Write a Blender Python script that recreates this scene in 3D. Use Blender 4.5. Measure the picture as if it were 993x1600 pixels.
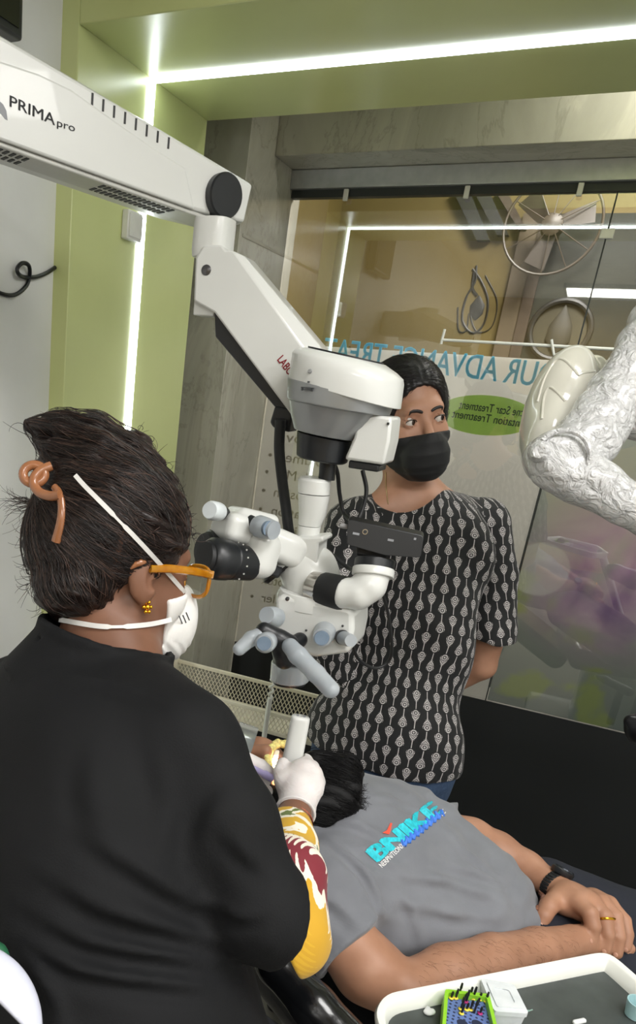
import bpy, bmesh, math, random
import numpy as np
from mathutils import Vector, Matrix

for o in list(bpy.data.objects):
    bpy.data.objects.remove(o)
random.seed(7)
rng = np.random.default_rng(11)
C = bpy.context.scene.collection
scene = bpy.context.scene

# ------------------------------------------------------------------ camera
FPX = 1220.0                       # focal length in pixels of the 993x1600 frame
PPX, PPY = 212.0, 1052.0           # principal point: the photograph is a crop
CAMH = 1.5
nad = np.array([-262, 3148, 1220.]); nad /= np.linalg.norm(nad)
dep = np.array([705, -414, 1220.]); dep -= dep.dot(nad) * nad; dep /= np.linalg.norm(dep)
CM = np.array([np.cross(dep, -nad), dep, -nad])      # camera (right, down, forward) -> world
CAMP = np.array([0, 0, CAMH])
cd = bpy.data.cameras.new('camera'); cam = bpy.data.objects.new('camera', cd); C.objects.link(cam)
cd.sensor_fit = 'VERTICAL'; cd.sensor_height = 24.0; cd.sensor_width = 24.0 * 993 / 1600
cd.lens = FPX / 1600 * 24.0
cd.shift_x = (496.5 - PPX) / 1600; cd.shift_y = (PPY - 800.0) / 1600
cd.clip_start = 0.01
mw = Matrix.Identity(4)
for i in range(3):
    mw[i][0] = CM[i, 0]; mw[i][1] = -CM[i, 1]; mw[i][2] = -CM[i, 2]; mw[i][3] = CAMP[i]
cam.matrix_world = mw
scene.camera = cam

# ------------------------------------------------------------------ world, lights, exposure
world = bpy.data.worlds.new('world'); scene.world = world; world.use_nodes = True
wb = world.node_tree.nodes['Background']
wb.inputs[0].default_value = (0.75, 0.8, 0.85, 1); wb.inputs[1].default_value = 0.25
scene.view_settings.view_transform = 'Standard'; scene.view_settings.look = 'None'
scene.view_settings.gamma = 1.0; scene.view_settings.use_curve_mapping = False
scene.view_settings.exposure = 0.0
CEIL = 2.42
PANELS = [(0.45, 0.55, 0.6), (1.45, 0.55, 0.6), (0.45, -0.95, 0.6), (1.45, -0.95, 0.6), (-0.1, -2.6, 0.6)]
def area(name, loc, size, power, col=(1, 0.985, 0.965)):
    ld = bpy.data.lights.new(name, 'AREA'); ld.shape = 'SQUARE'; ld.size = size; ld.energy = power; ld.color = col
    lo = bpy.data.objects.new(name, ld); C.objects.link(lo); lo.location = loc
    return lo
for i, (x, y, s) in enumerate(PANELS):
    area('ceiling_panel_light', (x, y, CEIL - 0.035), s * 0.92, [15, 18, 19, 20, 16][i])

# ------------------------------------------------------------------ pixel -> place
def ray(px, py):
    return CM @ np.array([(px - PPX) / FPX, (py - PPY) / FPX, 1.0])
def P(px, py, zc):
    return ray(px, py) * zc + CAMP
def PL(px, py, ax, v):
    r = ray(px, py); return r * ((v - CAMP[ax]) / r[ax]) + CAMP
def PN(px, py, pt, n):
    r = ray(px, py); n = np.asarray(n, float)
    return r * ((np.asarray(pt) - CAMP).dot(n) / r.dot(n)) + CAMP
def unit(v):
    v = np.asarray(v, float); return v / np.linalg.norm(v)
def view_basis(px, py):
    """image right, image up, away from the camera, at this pixel"""
    w = unit(ray(px, py)); r = CM @ np.array([1., 0, 0]); r = unit(r - r.dot(w) * w); u = np.cross(r, w)
    return r, u, w
def M1(px, zc):                     # pixels -> metres at depth
    return px * zc / FPX

# ------------------------------------------------------------------ materials
def lin(c):
    c = np.asarray(c, float) / 255.
    return tuple(np.where(c <= 0.04045, c / 12.92, ((c + 0.055) / 1.055) ** 2.4)) + (1.0,)
class E:
    """tiny expression wrapper over math nodes"""
    def __init__(s, nt, v): s.nt = nt; s.v = v
    def _op(s, op, *a, clamp=False):
        n = s.nt.nodes.new('ShaderNodeMath'); n.operation = op; n.use_clamp = clamp
        for i, q in enumerate((s,) + a):
            q = q.v if isinstance(q, E) else q
            if isinstance(q, (int, float)): n.inputs[i].default_value = q
            else: s.nt.links.new(q, n.inputs[i])
        return E(s.nt, n.outputs[0])
    def __add__(s, o): return s._op('ADD', o)
    def __sub__(s, o): return s._op('SUBTRACT', o)
    def __mul__(s, o): return s._op('MULTIPLY', o)
    def __truediv__(s, o): return s._op('DIVIDE', o)
    def __rsub__(s, o): return (s * -1.0) + o
    __radd__ = __add__; __rmul__ = __mul__
    def lt(s, o): return s._op('LESS_THAN', o)
    def gt(s, o): return s._op('GREATER_THAN', o)
    def abs(s): return s._op('ABSOLUTE')
    def floor(s): return s._op('FLOOR')
    def fract(s): return s._op('FRACT')
    def mod(s, o): return s._op('FLOORED_MODULO', o)
    def max(s, o): return s._op('MAXIMUM', o)
    def min(s, o): return s._op('MINIMUM', o)
    def sin(s): return s._op('SINE')
    def sqrt(s): return s._op('SQRT')
    def ss(s, a, b):               # smoothstep-like clamp ramp
        return (s - a)._op('DIVIDE', b - a, clamp=True)
class G:
    """material under construction"""
    def __init__(s, name):
        s.m = bpy.data.materials.new(name); s.m.use_nodes = True; s.nt = s.m.node_tree
        s.b = s.nt.nodes['Principled BSDF']; s.out = s.nt.nodes['Material Output']
    def node(s, t, **k):
        n = s.nt.nodes.new(t)
        for a, v in k.items(): setattr(n, a, v)
        return n
    def link(s, a, b): s.nt.links.new(a.v if isinstance(a, E) else a, b)
    def coord(s, kind='Object'):
        return s.node('ShaderNodeTexCoord').outputs[kind]
    def mapped(s, scale=(1, 1, 1), rot=(0, 0, 0), loc=(0, 0, 0), kind='Object'):
        mp = s.node('ShaderNodeMapping'); s.link(s.coord(kind), mp.inputs[0])
        mp.inputs['Scale'].default_value = scale; mp.inputs['Rotation'].default_value = rot; mp.inputs['Location'].default_value = loc
        return mp.outputs[0]
    def sep(s, vec):
        n = s.node('ShaderNodeSeparateXYZ'); s.link(vec, n.inputs[0]); return [E(s.nt, o) for o in n.outputs]
    def noise(s, vec=None, scale=5, detail=4, rough=0.55, dist=0.0):
        n = s.node('ShaderNodeTexNoise'); n.inputs['Scale'].default_value = scale; n.inputs['Detail'].default_value = detail
        n.inputs['Roughness'].default_value = rough; n.inputs['Distortion'].default_value = dist
        s.link(vec if vec is not None else s.coord(), n.inputs['Vector']); return E(s.nt, n.outputs[0])
    def ramp(s, fac, stops, interp='LINEAR'):
        n = s.node('ShaderNodeValToRGB'); s.link(fac, n.inputs[0]); cr = n.color_ramp; cr.interpolation = interp
        cr.elements.remove(cr.elements[1]); cr.elements[0].position = stops[0][0]; cr.elements[0].color = lin(stops[0][1])
        for p, c in stops[1:]: cr.elements.new(p).color = lin(c)
        return n.outputs[0]
    def mix(s, fac, a, b):
        n = s.node('ShaderNodeMix', data_type='RGBA')
        s.set(n.inputs[0], fac); s.set(n.inputs[6], a); s.set(n.inputs[7], b)
        return n.outputs[2]
    def set(s, sock, v):
        if isinstance(v, E): s.link(v, sock)
        elif isinstance(v, (int, float)): sock.default_value = v
        elif isinstance(v, (tuple, list)): sock.default_value = lin(v) if len(v) == 3 else v
        else: s.link(v, sock)
    def p(s, **k):
        names = dict(color='Base Color', rough='Roughness', metal='Metallic', coat='Coat Weight', trans='Transmission Weight',
                     alpha='Alpha', ior='IOR', sss='Subsurface Weight', emit='Emission Color', power='Emission Strength',
                     spec='Specular IOR Level', sheen='Sheen Weight', coatr='Coat Roughness', aniso='Anisotropic')
        for a, v in k.items(): s.set(s.b.inputs[names[a]], v)
        return s
    def bump(s, h, strength=0.3, dist=0.01):
        n = s.node('ShaderNodeBump'); n.inputs['Strength'].default_value = strength; n.inputs['Distance'].default_value = dist
        s.link(h, n.inputs['Height']); s.link(n.outputs[0], s.b.inputs['Normal']); return s
MATS = {}
def pm(name, rgb, rough=0.5, var=0.04, vscale=12, bump=0.0, bscale=80, bdist=0.002, **k):
    """plain procedural material: colour with soft noise variation, optional fine bump"""
    if name in MATS: return MATS[name]
    g = G(name); c = np.asarray(rgb, float)
    g.p(color=g.ramp(g.noise(scale=vscale), [(0.3, np.clip(c * (1 - var), 0, 255)), (0.7, np.clip(c * (1 + var), 0, 255))]), rough=rough, **k)
    if bump: g.bump(g.noise(scale=bscale, detail=6), bump, bdist)
    MATS[name] = g.m; return g.m

# ------------------------------------------------------------------ scene objects
def tag(o, label, cat, group=None):
    o['label'] = label; o['category'] = cat
    if group: o['group'] = group
    return o
def thing(name, loc, label=None, cat=None, group=None, kind=None):
    o = bpy.data.objects.new(name, None); C.objects.link(o); o.location = Vector([float(q) for q in loc]); o.empty_display_size = 0.05
    if label: tag(o, label, cat, group)
    if kind: o['kind'] = kind
    return o
def world_loc(o):
    l = Vector(o.location)
    while o.parent: o = o.parent; l = l + Vector(o.location)
    return l
def obj(name, vf, mat, parent=None, sharp=40, bev=0.0, seg=2, sub=0, label=None, kind=None, uv=None, solid=0.0):
    """one mesh object from (verts, faces) given in world coordinates"""
    v, f = vf
    v = np.asarray(v, float)
    me = bpy.data.meshes.new(name)
    base = np.array(world_loc(parent)) if parent else np.zeros(3)
    own = np.zeros(3)
    if parent is None or parent.parent is None:
        own = (v.min(0) + v.max(0)) / 2 - base
        if parent is None: own[2] = v[:, 2].min()
    if isinstance(f, np.ndarray):                     # quads straight from the surface nets
        me.vertices.add(len(v)); me.vertices.foreach_set('co', (v - base - own).astype(np.float32).ravel())
        me.loops.add(f.size); me.loops.foreach_set('vertex_index', f.astype(np.int32).ravel())
        me.polygons.add(len(f)); me.polygons.foreach_set('loop_start', np.arange(0, f.size, 4, dtype=np.int32)); me.polygons.foreach_set('loop_total', np.full(len(f), 4, np.int32))
    else: me.from_pydata((v - base - own).tolist(), [], [list(map(int, q)) for q in f])
    if isinstance(f, np.ndarray): me.update(calc_edges=True)
    else: me.validate(); me.update()
    if uv is not None:
        l = me.uv_layers.new(name='UVMap')
        l.data.foreach_set('uv', np.asarray(uv, np.float32).ravel())
    if sharp is None: pass
    else:
        me.shade_smooth()
        if sharp < 180: me.set_sharp_from_angle(angle=math.radians(sharp))
    o = bpy.data.objects.new(name, me); C.objects.link(o)
    if mat: me.materials.append(mat)
    if parent: o.parent = parent
    o.location = Vector([float(q) for q in own])
    if bev:
        b = o.modifiers.new('bevel', 'BEVEL'); b.width = bev; b.segments = seg; b.limit_method = 'ANGLE'; b.angle_limit = math.radians(35)
        b.harden_normals = False
    if solid:
        sm = o.modifiers.new('solid', 'SOLIDIFY'); sm.thickness = solid; sm.offset = 0
    if sub:
        b = o.modifiers.new('sub', 'SUBSURF'); b.levels = sub; b.render_levels = sub
    if label: o['label'] = label
    if kind: o['kind'] = kind
    return o

# ------------------------------------------------------------------ shapes (verts, faces)
def join(*parts):
    V = []; F = []; n = 0
    for v, f in parts:
        v = np.asarray(v, float); V.append(v); F += [[i + n for i in q] for q in f]; n += len(v)
    return np.concatenate(V), F
def frame(axis, hint=(0, 0, 1)):
    z = unit(axis); h = np.asarray(hint, float)
    if abs(z.dot(unit(h))) > 0.95: h = np.array([0, 1., 0])
    x = unit(np.cross(h, z)); y = np.cross(z, x); return x, y, z
def box(c, size, R=None):
    s = np.asarray(size, float) / 2; c = np.asarray(c, float)
    v = np.array([[x, y, z] for x in (-1, 1) for y in (-1, 1) for z in (-1, 1)], float) * s
    if R is not None: v = v @ np.asarray(R)          # rows of R = local axes in world
    return v + c, [[0, 1, 3, 2], [4, 6, 7, 5], [0, 4, 5, 1], [2, 3, 7, 6], [0, 2, 6, 4], [1, 5, 7, 3]]
def bxx(x0, x1, y0, y1, z0, z1):
    return box(((x0 + x1) / 2, (y0 + y1) / 2, (z0 + z1) / 2), (x1 - x0, y1 - y0, z1 - z0))
def loft(rings, cap=True, close=True):
    rings = [np.asarray(r, float) for r in rings]; n = len(rings[0]); v = np.concatenate(rings); f = []
    for i in range(len(rings) - 1):
        for j in range(n if close else n - 1):
            k = (j + 1) % n
            f.append([i * n + j, i * n + k, (i + 1) * n + k, (i + 1) * n + j])
    if cap and close:
        f.append(list(range(n))[::-1]); f.append([(len(rings) - 1) * n + j for j in range(n)])
    return v, f
def ring(c, x, y, rx, ry=None, n=32, p=2.0):
    ry = rx if ry is None else ry; t = np.arange(n) * 2 * np.pi / n
    a = np.sign(np.cos(t)) * np.abs(np.cos(t)) ** (2 / p); b = np.sign(np.sin(t)) * np.abs(np.sin(t)) ** (2 / p)
    return np.asarray(c) + a[:, None] * np.asarray(x) * rx + b[:, None] * np.asarray(y) * ry
def lathe(A, B, prof, n=32, flat=1.0, hint=(0, 0, 1), p=2.0):
    """prof: (t along A->B, radius in metres)"""
    A = np.asarray(A, float); B = np.asarray(B, float); x, y, z = frame(B - A, hint)
    return loft([ring(A + (B - A) * t, x, y, max(r, 1e-5), max(r, 1e-5) * flat, n, p) for t, r in prof])
def cyl(A, B, r, n=24): return lathe(A, B, [(0, r), (1, r)], n)
def path_frames(pts):
    pts = np.asarray(pts, float); T = np.gradient(pts, axis=0); T /= np.linalg.norm(T, axis=1)[:, None] + 1e-12
    x, y, z = frame(T[0]); X = [x]
    for i in range(1, len(pts)):
        q = X[-1] - X[-1].dot(T[i]) * T[i]; X.append(unit(q))
    X = np.array(X); return T, X, np.cross(T, X)
def tube(pts, r, n=10, closed=False, flat=1.0, cap=True):
    pts = np.asarray(pts, float); r = np.broadcast_to(r, (len(pts),)); T, X, Y = path_frames(pts)
    rings = [ring(pts[i], X[i], Y[i], r[i], r[i] * flat, n) for i in range(len(pts))]
    if closed: return loft(rings + [rings[0]], cap=False)
    return loft(rings, cap=cap)
def smooth_path(pts, n=24):
    """Catmull-Rom through pts"""
    p = np.asarray(pts, float); p = np.vstack([2 * p[0] - p[1], p, 2 * p[-1] - p[-2]]); out = []
    m = len(p) - 3
    for s in np.linspace(0, m - 1e-6, n):
        i = int(s); t = s - i; a, b, c, d = p[i:i + 4]
        out.append(0.5 * (2 * b + (c - a) * t + (2 * a - 5 * b + 4 * c - d) * t * t + (3 * b - a - 3 * c + d) * t ** 3))
    return np.array(out)
def prism(pts, off):
    """polygon (3D points) extruded by the vector off"""
    a = np.asarray(pts, float); return loft([a, a + np.asarray(off, float)])
def pix_prism(pix, pt, n, depth):
    """outline given by photo pixels, on the plane (pt, n), made solid to depth metres behind that plane"""
    a = np.array([PN(x, y, pt, n) for x, y in pix]); n = unit(n)
    if n.dot(a.mean(0) - CAMP) < 0: n = -n
    return prism(a, n * depth)
def sphere(c, r, nu=24, nv=14, R=None, radii=None):
    rr = np.asarray(radii if radii is not None else (r, r, r), float); R = np.eye(3) if R is None else np.asarray(R)
    V = []
    for i in range(nv + 1):
        th = math.pi * (i if 0 < i < nv else (0.02 if i == 0 else nv - 0.02)) / nv
        t = np.arange(nu) * 2 * np.pi / nu
        V.append(np.stack([np.sin(th) * np.cos(t), np.sin(th) * np.sin(t), np.full(nu, np.cos(th))], 1) * rr @ R + np.asarray(c))
    return loft(V)
def rounded(poly, r, n=4):
    """round the corners of a 2D/3D polygon"""
    p = np.asarray(poly, float); out = []; m = len(p)
    for i in range(m):
        a, b, c = p[i - 1], p[i], p[(i + 1) % m]
        la = min(r, np.linalg.norm(a - b) * 0.45); lc = min(r, np.linalg.norm(c - b) * 0.45)
        s = b + unit(a - b) * la; e = b + unit(c - b) * lc
        for t in np.linspace(0, 1, n): out.append((1 - t) ** 2 * s + 2 * t * (1 - t) * b + t * t * e)
    return np.array(out)

# ------------------------------------------------------------------ implicit bodies (smooth unions meshed by surface nets)
def smin(a, b, k):
    h = np.clip(0.5 + 0.5 * (b - a) / k, 0, 1); return b * (1 - h) + a * h - k * h * (1 - h)
def smax(a, b, k): return -smin(-a, -b, k)
def s_cone(A, ra, B, rb, flat=None):
    A = np.asarray(A, float); B = np.asarray(B, float); ab = B - A; L2 = ab.dot(ab) + 1e-12
    def f(p):
        q = p - A
        if flat is not None:
            n, s = flat; q = q + ((q @ n) * (s - 1))[:, None] * n
            ab2 = ab + ab.dot(n) * (s - 1) * n
            t = np.clip(q @ ab2 / (ab2.dot(ab2) + 1e-12), 0, 1); d = np.linalg.norm(q - t[:, None] * ab2, axis=1)
            return d - (ra + (rb - ra) * t)
        t = np.clip(q @ ab / L2, 0, 1)
        return np.linalg.norm(q - t[:, None] * ab, axis=1) - (ra + (rb - ra) * t)
    return f
def s_ell(c, radii, R=None):
    c = np.asarray(c, float); r = np.asarray(radii, float); R = np.eye(3) if R is None else np.asarray(R)
    def f(p):
        q = (p - c) @ R.T; k0 = np.linalg.norm(q / r, axis=1); k1 = np.linalg.norm(q / (r * r), axis=1) + 1e-9
        return k0 * (k0 - 1) / k1
    return f
def s_box(c, half, rad, R=None):
    c = np.asarray(c, float); h = np.asarray(half, float) - rad; R = np.eye(3) if R is None else np.asarray(R)
    def f(p):
        q = np.abs((p - c) @ R.T) - h
        return np.linalg.norm(np.maximum(q, 0), axis=1) + np.minimum(q.max(1), 0) - rad
    return f
def s_plane(pt, n):
    n = unit(n); pt = np.asarray(pt, float); return lambda p: (p - pt) @ n
def U(k, *fs):
    def f(p):
        d = fs[0](p)
        for g in fs[1:]: d = smin(d, g(p), k)
        return d
    return f
def SUB(k, a, *bs):
    def f(p):
        d = a(p)
        for b in bs: d = smax(d, -b(p), k)
        return d
    return f
def AND(k, a, *bs):
    def f(p):
        d = a(p)
        for b in bs: d = smax(d, b(p), k)
        return d
    return f
def chain(js, k=0.0, flat=None):
    """round cones through joints (x,y,z,r)"""
    fs = [s_cone(a[:3], a[3], b[:3], b[3], flat) for a, b in zip(js[:-1], js[1:])]
    return U(max(k, 1e-4), *fs)
def J(px, py, zc, rpx): return np.append(P(px, py, zc), M1(rpx, zc))
def grad(fn, p, e=0.0015):
    g = np.stack([fn(p + np.eye(3)[i] * e) - fn(p - np.eye(3)[i] * e) for i in range(3)], 1)
    return g / (np.linalg.norm(g, axis=1)[:, None] + 1e-9)
def net(fn, lo, hi, h, smooth=1):
    lo = np.asarray(lo, float); hi = np.asarray(hi, float); B = 4
    n = (np.ceil((hi - lo) / h / B).astype(int)) * B + 1
    nb = (n - 1) // B
    ci = np.stack(np.meshgrid(*[np.arange(k) for k in nb], indexing='ij'), -1).reshape(-1, 3)
    cc = lo + (ci + 0.5) * B * h
    d = fn(cc); act = np.abs(d) < B * h * 0.5 * 1.75 * 1.35 + 0.004
    val = np.empty(tuple(n)); val[:] = 1.0
    # far blocks: sign only
    for (bx, by, bz) in ci[(~act) & (d < 0)]:
        val[bx * B:bx * B + B + 1, by * B:by * B + B + 1, bz * B:bz * B + B + 1] = -1.0
    loc = np.stack(np.meshgrid(*[np.arange(B + 1)] * 3, indexing='ij'), -1).reshape(-1, 3)
    ab = ci[act]
    for s in range(0, len(ab), 2048):
        a = ab[s:s + 2048]; idx = (a[:, None, :] * B + loc[None]).reshape(-1, 3)
        v = fn(lo + idx * h); val[idx[:, 0], idx[:, 1], idx[:, 2]] = v
    val[0] = np.maximum(val[0], 1e-4); val[-1] = np.maximum(val[-1], 1e-4); val[:, 0] = np.maximum(val[:, 0], 1e-4); val[:, -1] = np.maximum(val[:, -1], 1e-4)
    val[:, :, 0] = np.maximum(val[:, :, 0], 1e-4); val[:, :, -1] = np.maximum(val[:, :, -1], 1e-4)
    ins = val < 0
    cnt = np.zeros(tuple(n - 1), np.int8)
    for i in (0, 1):
        for j in (0, 1):
            for k in (0, 1):
                cnt += ins[i:n[0] - 1 + i, j:n[1] - 1 + j, k:n[2] - 1 + k]
    cell = np.argwhere((cnt > 0) & (cnt < 8)); ids = -np.ones(tuple(n - 1), int); ids[tuple(cell.T)] = np.arange(len(cell))
    acc = np.zeros((len(cell), 3)); w = np.zeros(len(cell))
    cs = [(i, j, k) for i in (0, 1) for j in (0, 1) for k in (0, 1)]
    for a in cs:
        for ax in range(3):
            if a[ax]: continue
            b = list(a); b[ax] = 1; b = tuple(b)
            va = val[cell[:, 0] + a[0], cell[:, 1] + a[1], cell[:, 2] + a[2]]; vb = val[cell[:, 0] + b[0], cell[:, 1] + b[1], cell[:, 2] + b[2]]
            m = (va < 0) != (vb < 0); t = np.where(m, va / (va - vb + 1e-20), 0)
            q = np.array(a, float)[None] + np.eye(3)[ax][None] * t[:, None]
            acc += q * m[:, None]; w += m
    v = lo + (cell + acc / w[:, None]) * h
    F = []
    for ax in range(3):
        o1, o2 = [(1, 2), (2, 0), (0, 1)][ax]
        s0 = [slice(None)] * 3; s1 = [slice(None)] * 3; s0[ax] = slice(0, n[ax] - 1); s1[ax] = slice(1, n[ax])
        ch = np.argwhere(ins[tuple(s0)] != ins[tuple(s1)])
        ch = ch[(ch[:, o1] > 0) & (ch[:, o2] > 0) & (ch[:, o1] < n[o1] - 1) & (ch[:, o2] < n[o2] - 1)]
        e1 = np.eye(3, dtype=int)[o1]; e2 = np.eye(3, dtype=int)[o2]
        q = np.stack([ids[tuple((ch - d_).T)] for d_ in (0 * e1, e1, e1 + e2, e2)], 1)
        neg = ins[tuple(ch.T)]
        q[~neg] = q[~neg][:, ::-1]; F.append(q)
    F = np.concatenate(F)
    F = F[(F >= 0).all(1)]
    for _ in range(smooth):                           # pull back to the surface along the gradient
        dd = fn(v); v = v - np.clip(dd, -h, h)[:, None] * grad(fn, v, h * 0.5) * 0.8
    return v, F
def bounds(vs, pad):
    v = np.asarray(vs, float); return v.min(0) - pad, v.max(0) + pad

# ------------------------------------------------------------------ lettering
def text_mesh(s, size=1.0, subdiv=0, bold=0.0, extr=0.0, shear=0.0, align='LEFT', spacing=1.0):
    cu = bpy.data.curves.new('lettering', 'FONT'); cu.body = s; cu.size = size; cu.extrude = extr; cu.shear = shear
    cu.align_x = align; cu.space_character = spacing; cu.resolution_u = 3
    o = bpy.data.objects.new('lettering', cu); C.objects.link(o)
    bpy.context.view_layer.update()
    me = bpy.data.meshes.new_from_object(o.evaluated_get(bpy.context.evaluated_depsgraph_get()))
    bpy.data.objects.remove(o); bpy.data.curves.remove(cu)
    if subdiv:
        bm = bmesh.new(); bm.from_mesh(me); bmesh.ops.triangulate(bm, faces=bm.faces[:])
        for _ in range(subdiv): bmesh.ops.subdivide_edges(bm, edges=bm.edges[:], cuts=1)
        bm.to_mesh(me); bm.free()
    v = np.array([q.co[:] for q in me.vertices]) if len(me.vertices) else np.zeros((1, 3)); f = [list(q.vertices) for q in me.polygons]
    bpy.data.meshes.remove(me)
    if bold:                                          # heavier strokes: the outline printed three times side by side
        return join((v + [-bold * 1.3, 0, 0], f), (v + [0, bold * 0.6, 0.001], f), (v + [bold * 1.3, 0, 0.002], f), (v + [0, -bold * 0.6, 0.003], f))
    return v, f
def words(vf, gap=0.16):
    """split lettering into words at wide horizontal gaps"""
    v, f = vf; f = [list(q) for q in f]; iv = sorted((v[q, 0].min(), v[q, 0].max(), i) for i, q in enumerate(f)); groups = []; hi = -1e9
    for a, b, i in iv:
        if a - hi > gap: groups.append([])
        groups[-1].append(i); hi = max(hi, b)
    out = []
    for gq in groups:
        ids = sorted({k for i in gq for k in f[i]}); m = {k: j for j, k in enumerate(ids)}; out.append((ids, [[m[k] for k in f[i]] for i in gq]))
    return out
def place(vf, o, x, y, z=None):
    v, f = vf; x = np.asarray(x, float); y = np.asarray(y, float); z = np.cross(x, y) if z is None else np.asarray(z)
    return np.asarray(o) + v[:, :1] * x + v[:, 1:2] * y + v[:, 2:3] * z, f
# ================================================================== the room
XR, YF, YL, YB, ZS = -1.03, 1.55, 1.85, 2.16, 2.112       # green portal: reveal, front, LED line, back, soffit
YC, YLN, YG = 2.33, 2.53, 2.72                            # stone column front, stone lintel front, glass
XW = -1.07                                                # left wall
XE, YBK = 2.3, -3.4
def struct(name, vf, mat, **k):
    o = obj(name, vf, mat, **k); o['kind'] = 'structure'; return o
# --- materials of the setting
g = G('white wall paint'); n = g.noise(g.mapped((1, 1, 1)), 3, 5)
g.p(color=g.ramp(n, [(0.3, (222, 223, 221)), (0.7, (232, 233, 231))]), rough=0.45).bump(g.noise(scale=60, detail=4), 0.08, 0.002); M_wall = g.m
g = G('lime green paint'); n = g.noise(g.mapped((1, 1, 1)), 2.5, 5)
g.p(color=g.ramp(n, [(0.3, (196, 204, 138)), (0.7, (206, 214, 150))]), rough=0.3, coat=0.25, coatr=0.25); M_green = g.m
g = G('grey brown marble')
vec = g.mapped((1.0, 1.0, 0.45)); w = g.noise(vec, 1.6, 8, 0.6, 1.0); w2 = g.noise(vec, 2.6, 8, 0.62, 1.6)
vein = (w2 - 0.5).abs().ss(0.0, 0.014); vein2 = (w - 0.47).abs().ss(0.0, 0.02)
base = g.ramp(w, [(0.28, (132, 129, 117)), (0.5, (168, 165, 151)), (0.74, (198, 194, 178))])
base = g.mix(vein, g.mix(0.22, base, (52, 48, 40)), base); base = g.mix(vein2, g.mix(0.3, base, (190, 184, 168)), base)
g.p(color=base, rough=0.22, spec=0.5).bump(g.noise(vec, 9, 8, 0.6, 1.5), 0.12, 0.004); M_stone = g.m
M_floor = pm('grey floor tile', (120, 118, 112), 0.35, 0.06, 4)
M_ceil = pm('ceiling paint', (225, 225, 220), 0.7)
M_beige = pm('olive beige wall', (172, 150, 96), 0.6, 0.05, 2)
M_alu = pm('brushed aluminium', (176, 178, 178), 0.38, 0.04, 30, metal=0.7)
M_seal = pm('dark rubber seal', (36, 40, 38), 0.5)
M_black = pm('black sheet', (11, 15, 17), 0.5, 0.1, 6)
def emis(name, col, power):
    g = G(name); g.p(color=(255, 255, 255), emit=col, power=power, rough=0.4)
    g.link(g.ramp(g.noise(scale=40), [(0.0, np.array(col) * 0.97), (1.0, col)]), g.b.inputs['Emission Color']); return g.m
M_led = emis('cool LED strip', (240, 248, 255), 9.0)
M_panel = emis('ceiling panel diffuser', (255, 252, 244), 3.2)
M_pale_strip = pm('pale strip', (176, 172, 160), 0.6)

struct('floor', bxx(XW - 0.4, XE + 0.2, YBK - 0.2, 5.2, -0.1, 0.0), M_floor)
struct('ceiling', bxx(XW - 0.4, XE + 0.2, YBK - 0.2, YG + 0.1, CEIL, CEIL + 0.1), M_ceil)
struct('wall_left', bxx(XW - 0.2, XW, YBK, YF + 0.05, 0, CEIL), M_wall)
struct('wall_right', bxx(XE, XE + 0.15, YBK, 5.2, 0, CEIL), M_wall)
struct('wall_front', bxx(XW - 0.2, XE, YBK - 0.15, YBK, 0, CEIL), M_beige)
# --- green portal
struct('trim_1', bxx(XR - 0.3, XR, YF, YB, 0, CEIL), M_green, bev=0.002)
struct('trim_2', bxx(XR, XE, YF, YB, ZS, CEIL), M_green, bev=0.002)
tag(obj('led_strip', bxx(XR, XR + 0.006, YL - 0.011, YL + 0.011, 0.02, ZS - 0.0002), M_led), 'vertical glowing white LED line running down the green jamb', 'led strip', 'LED lines of the green portal')
tag(obj('led_strip', bxx(XR + 0.006, XE, YL - 0.011, YL + 0.011, ZS - 0.006, ZS), M_led), 'long horizontal glowing white LED line under the green soffit', 'led strip', 'LED lines of the green portal')
# --- stone portal
struct('wall_stone_column', bxx(XW - 0.3, -0.977, YC, YG + 0.08, 0, CEIL), M_stone, bev=0.002)
struct('wall_stone_lintel', bxx(-0.977, XE, YLN, YG + 0.08, 2.118, CEIL), M_stone, bev=0.002)
zj = PL(420, 388, 0, -0.977)[2]
st = struct('trim_3', bxx(-0.978, -0.9755, YC + 0.02, YG - 0.002, zj - 0.004, zj + 0.004), M_pale_strip)  # thin pale strip running level along the stone reveal
# --- glazing
rail = thing('glazing_rail', (0.6, YG, 2.045), 'long grey aluminium rail holding the glass under the stone lintel', 'rail')
obj('channel', bxx(-0.977, XE, YG - 0.03, YG + 0.03, 2.066, 2.118), M_alu, rail, bev=0.002)
obj('seal', bxx(-0.975, XE, YG - 0.012, YG + 0.02, 2.045, 2.066), M_seal, rail)
M_clip = pm('white plastic clip', (214, 212, 204), 0.4)
for px in (541, 729, 905):
    q = PL(px, 300, 1, YG - 0.02)
    obj('clip', box((q[0], YG - 0.022, 2.048), (0.014, 0.012, 0.032)), M_clip, rail, bev=0.002)
g = G('glazing glass')
tr = g.node('ShaderNodeBsdfTransparent'); tr.inputs[0].default_value = (0.94, 0.94, 0.93, 1)
gl = g.node('ShaderNodeBsdfGlossy'); gl.inputs['Roughness'].default_value = 0.012; gl.inputs[0].default_value = (0.95, 0.97, 0.95, 1)
fr = g.node('ShaderNodeFresnel'); fr.inputs[0].default_value = 1.6
mx = g.node('ShaderNodeMixShader'); g.link((E(g.nt, fr.outputs[0]) * 1.15 + 0.03).min(1.0), mx.inputs[0])
g.link(tr.outputs[0], mx.inputs[1]); g.link(gl.outputs[0], mx.inputs[2]); g.link(mx.outputs[0], g.out.inputs[0]); M_glass = g.m
XS = -0.066                                   # seam between the two panes
def one_face(x0, x1, y, z0, z1): return np.array([[x0, y, z0], [x1, y, z0], [x1, y, z1], [x0, y, z1]]), [[0, 1, 2, 3]]
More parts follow.
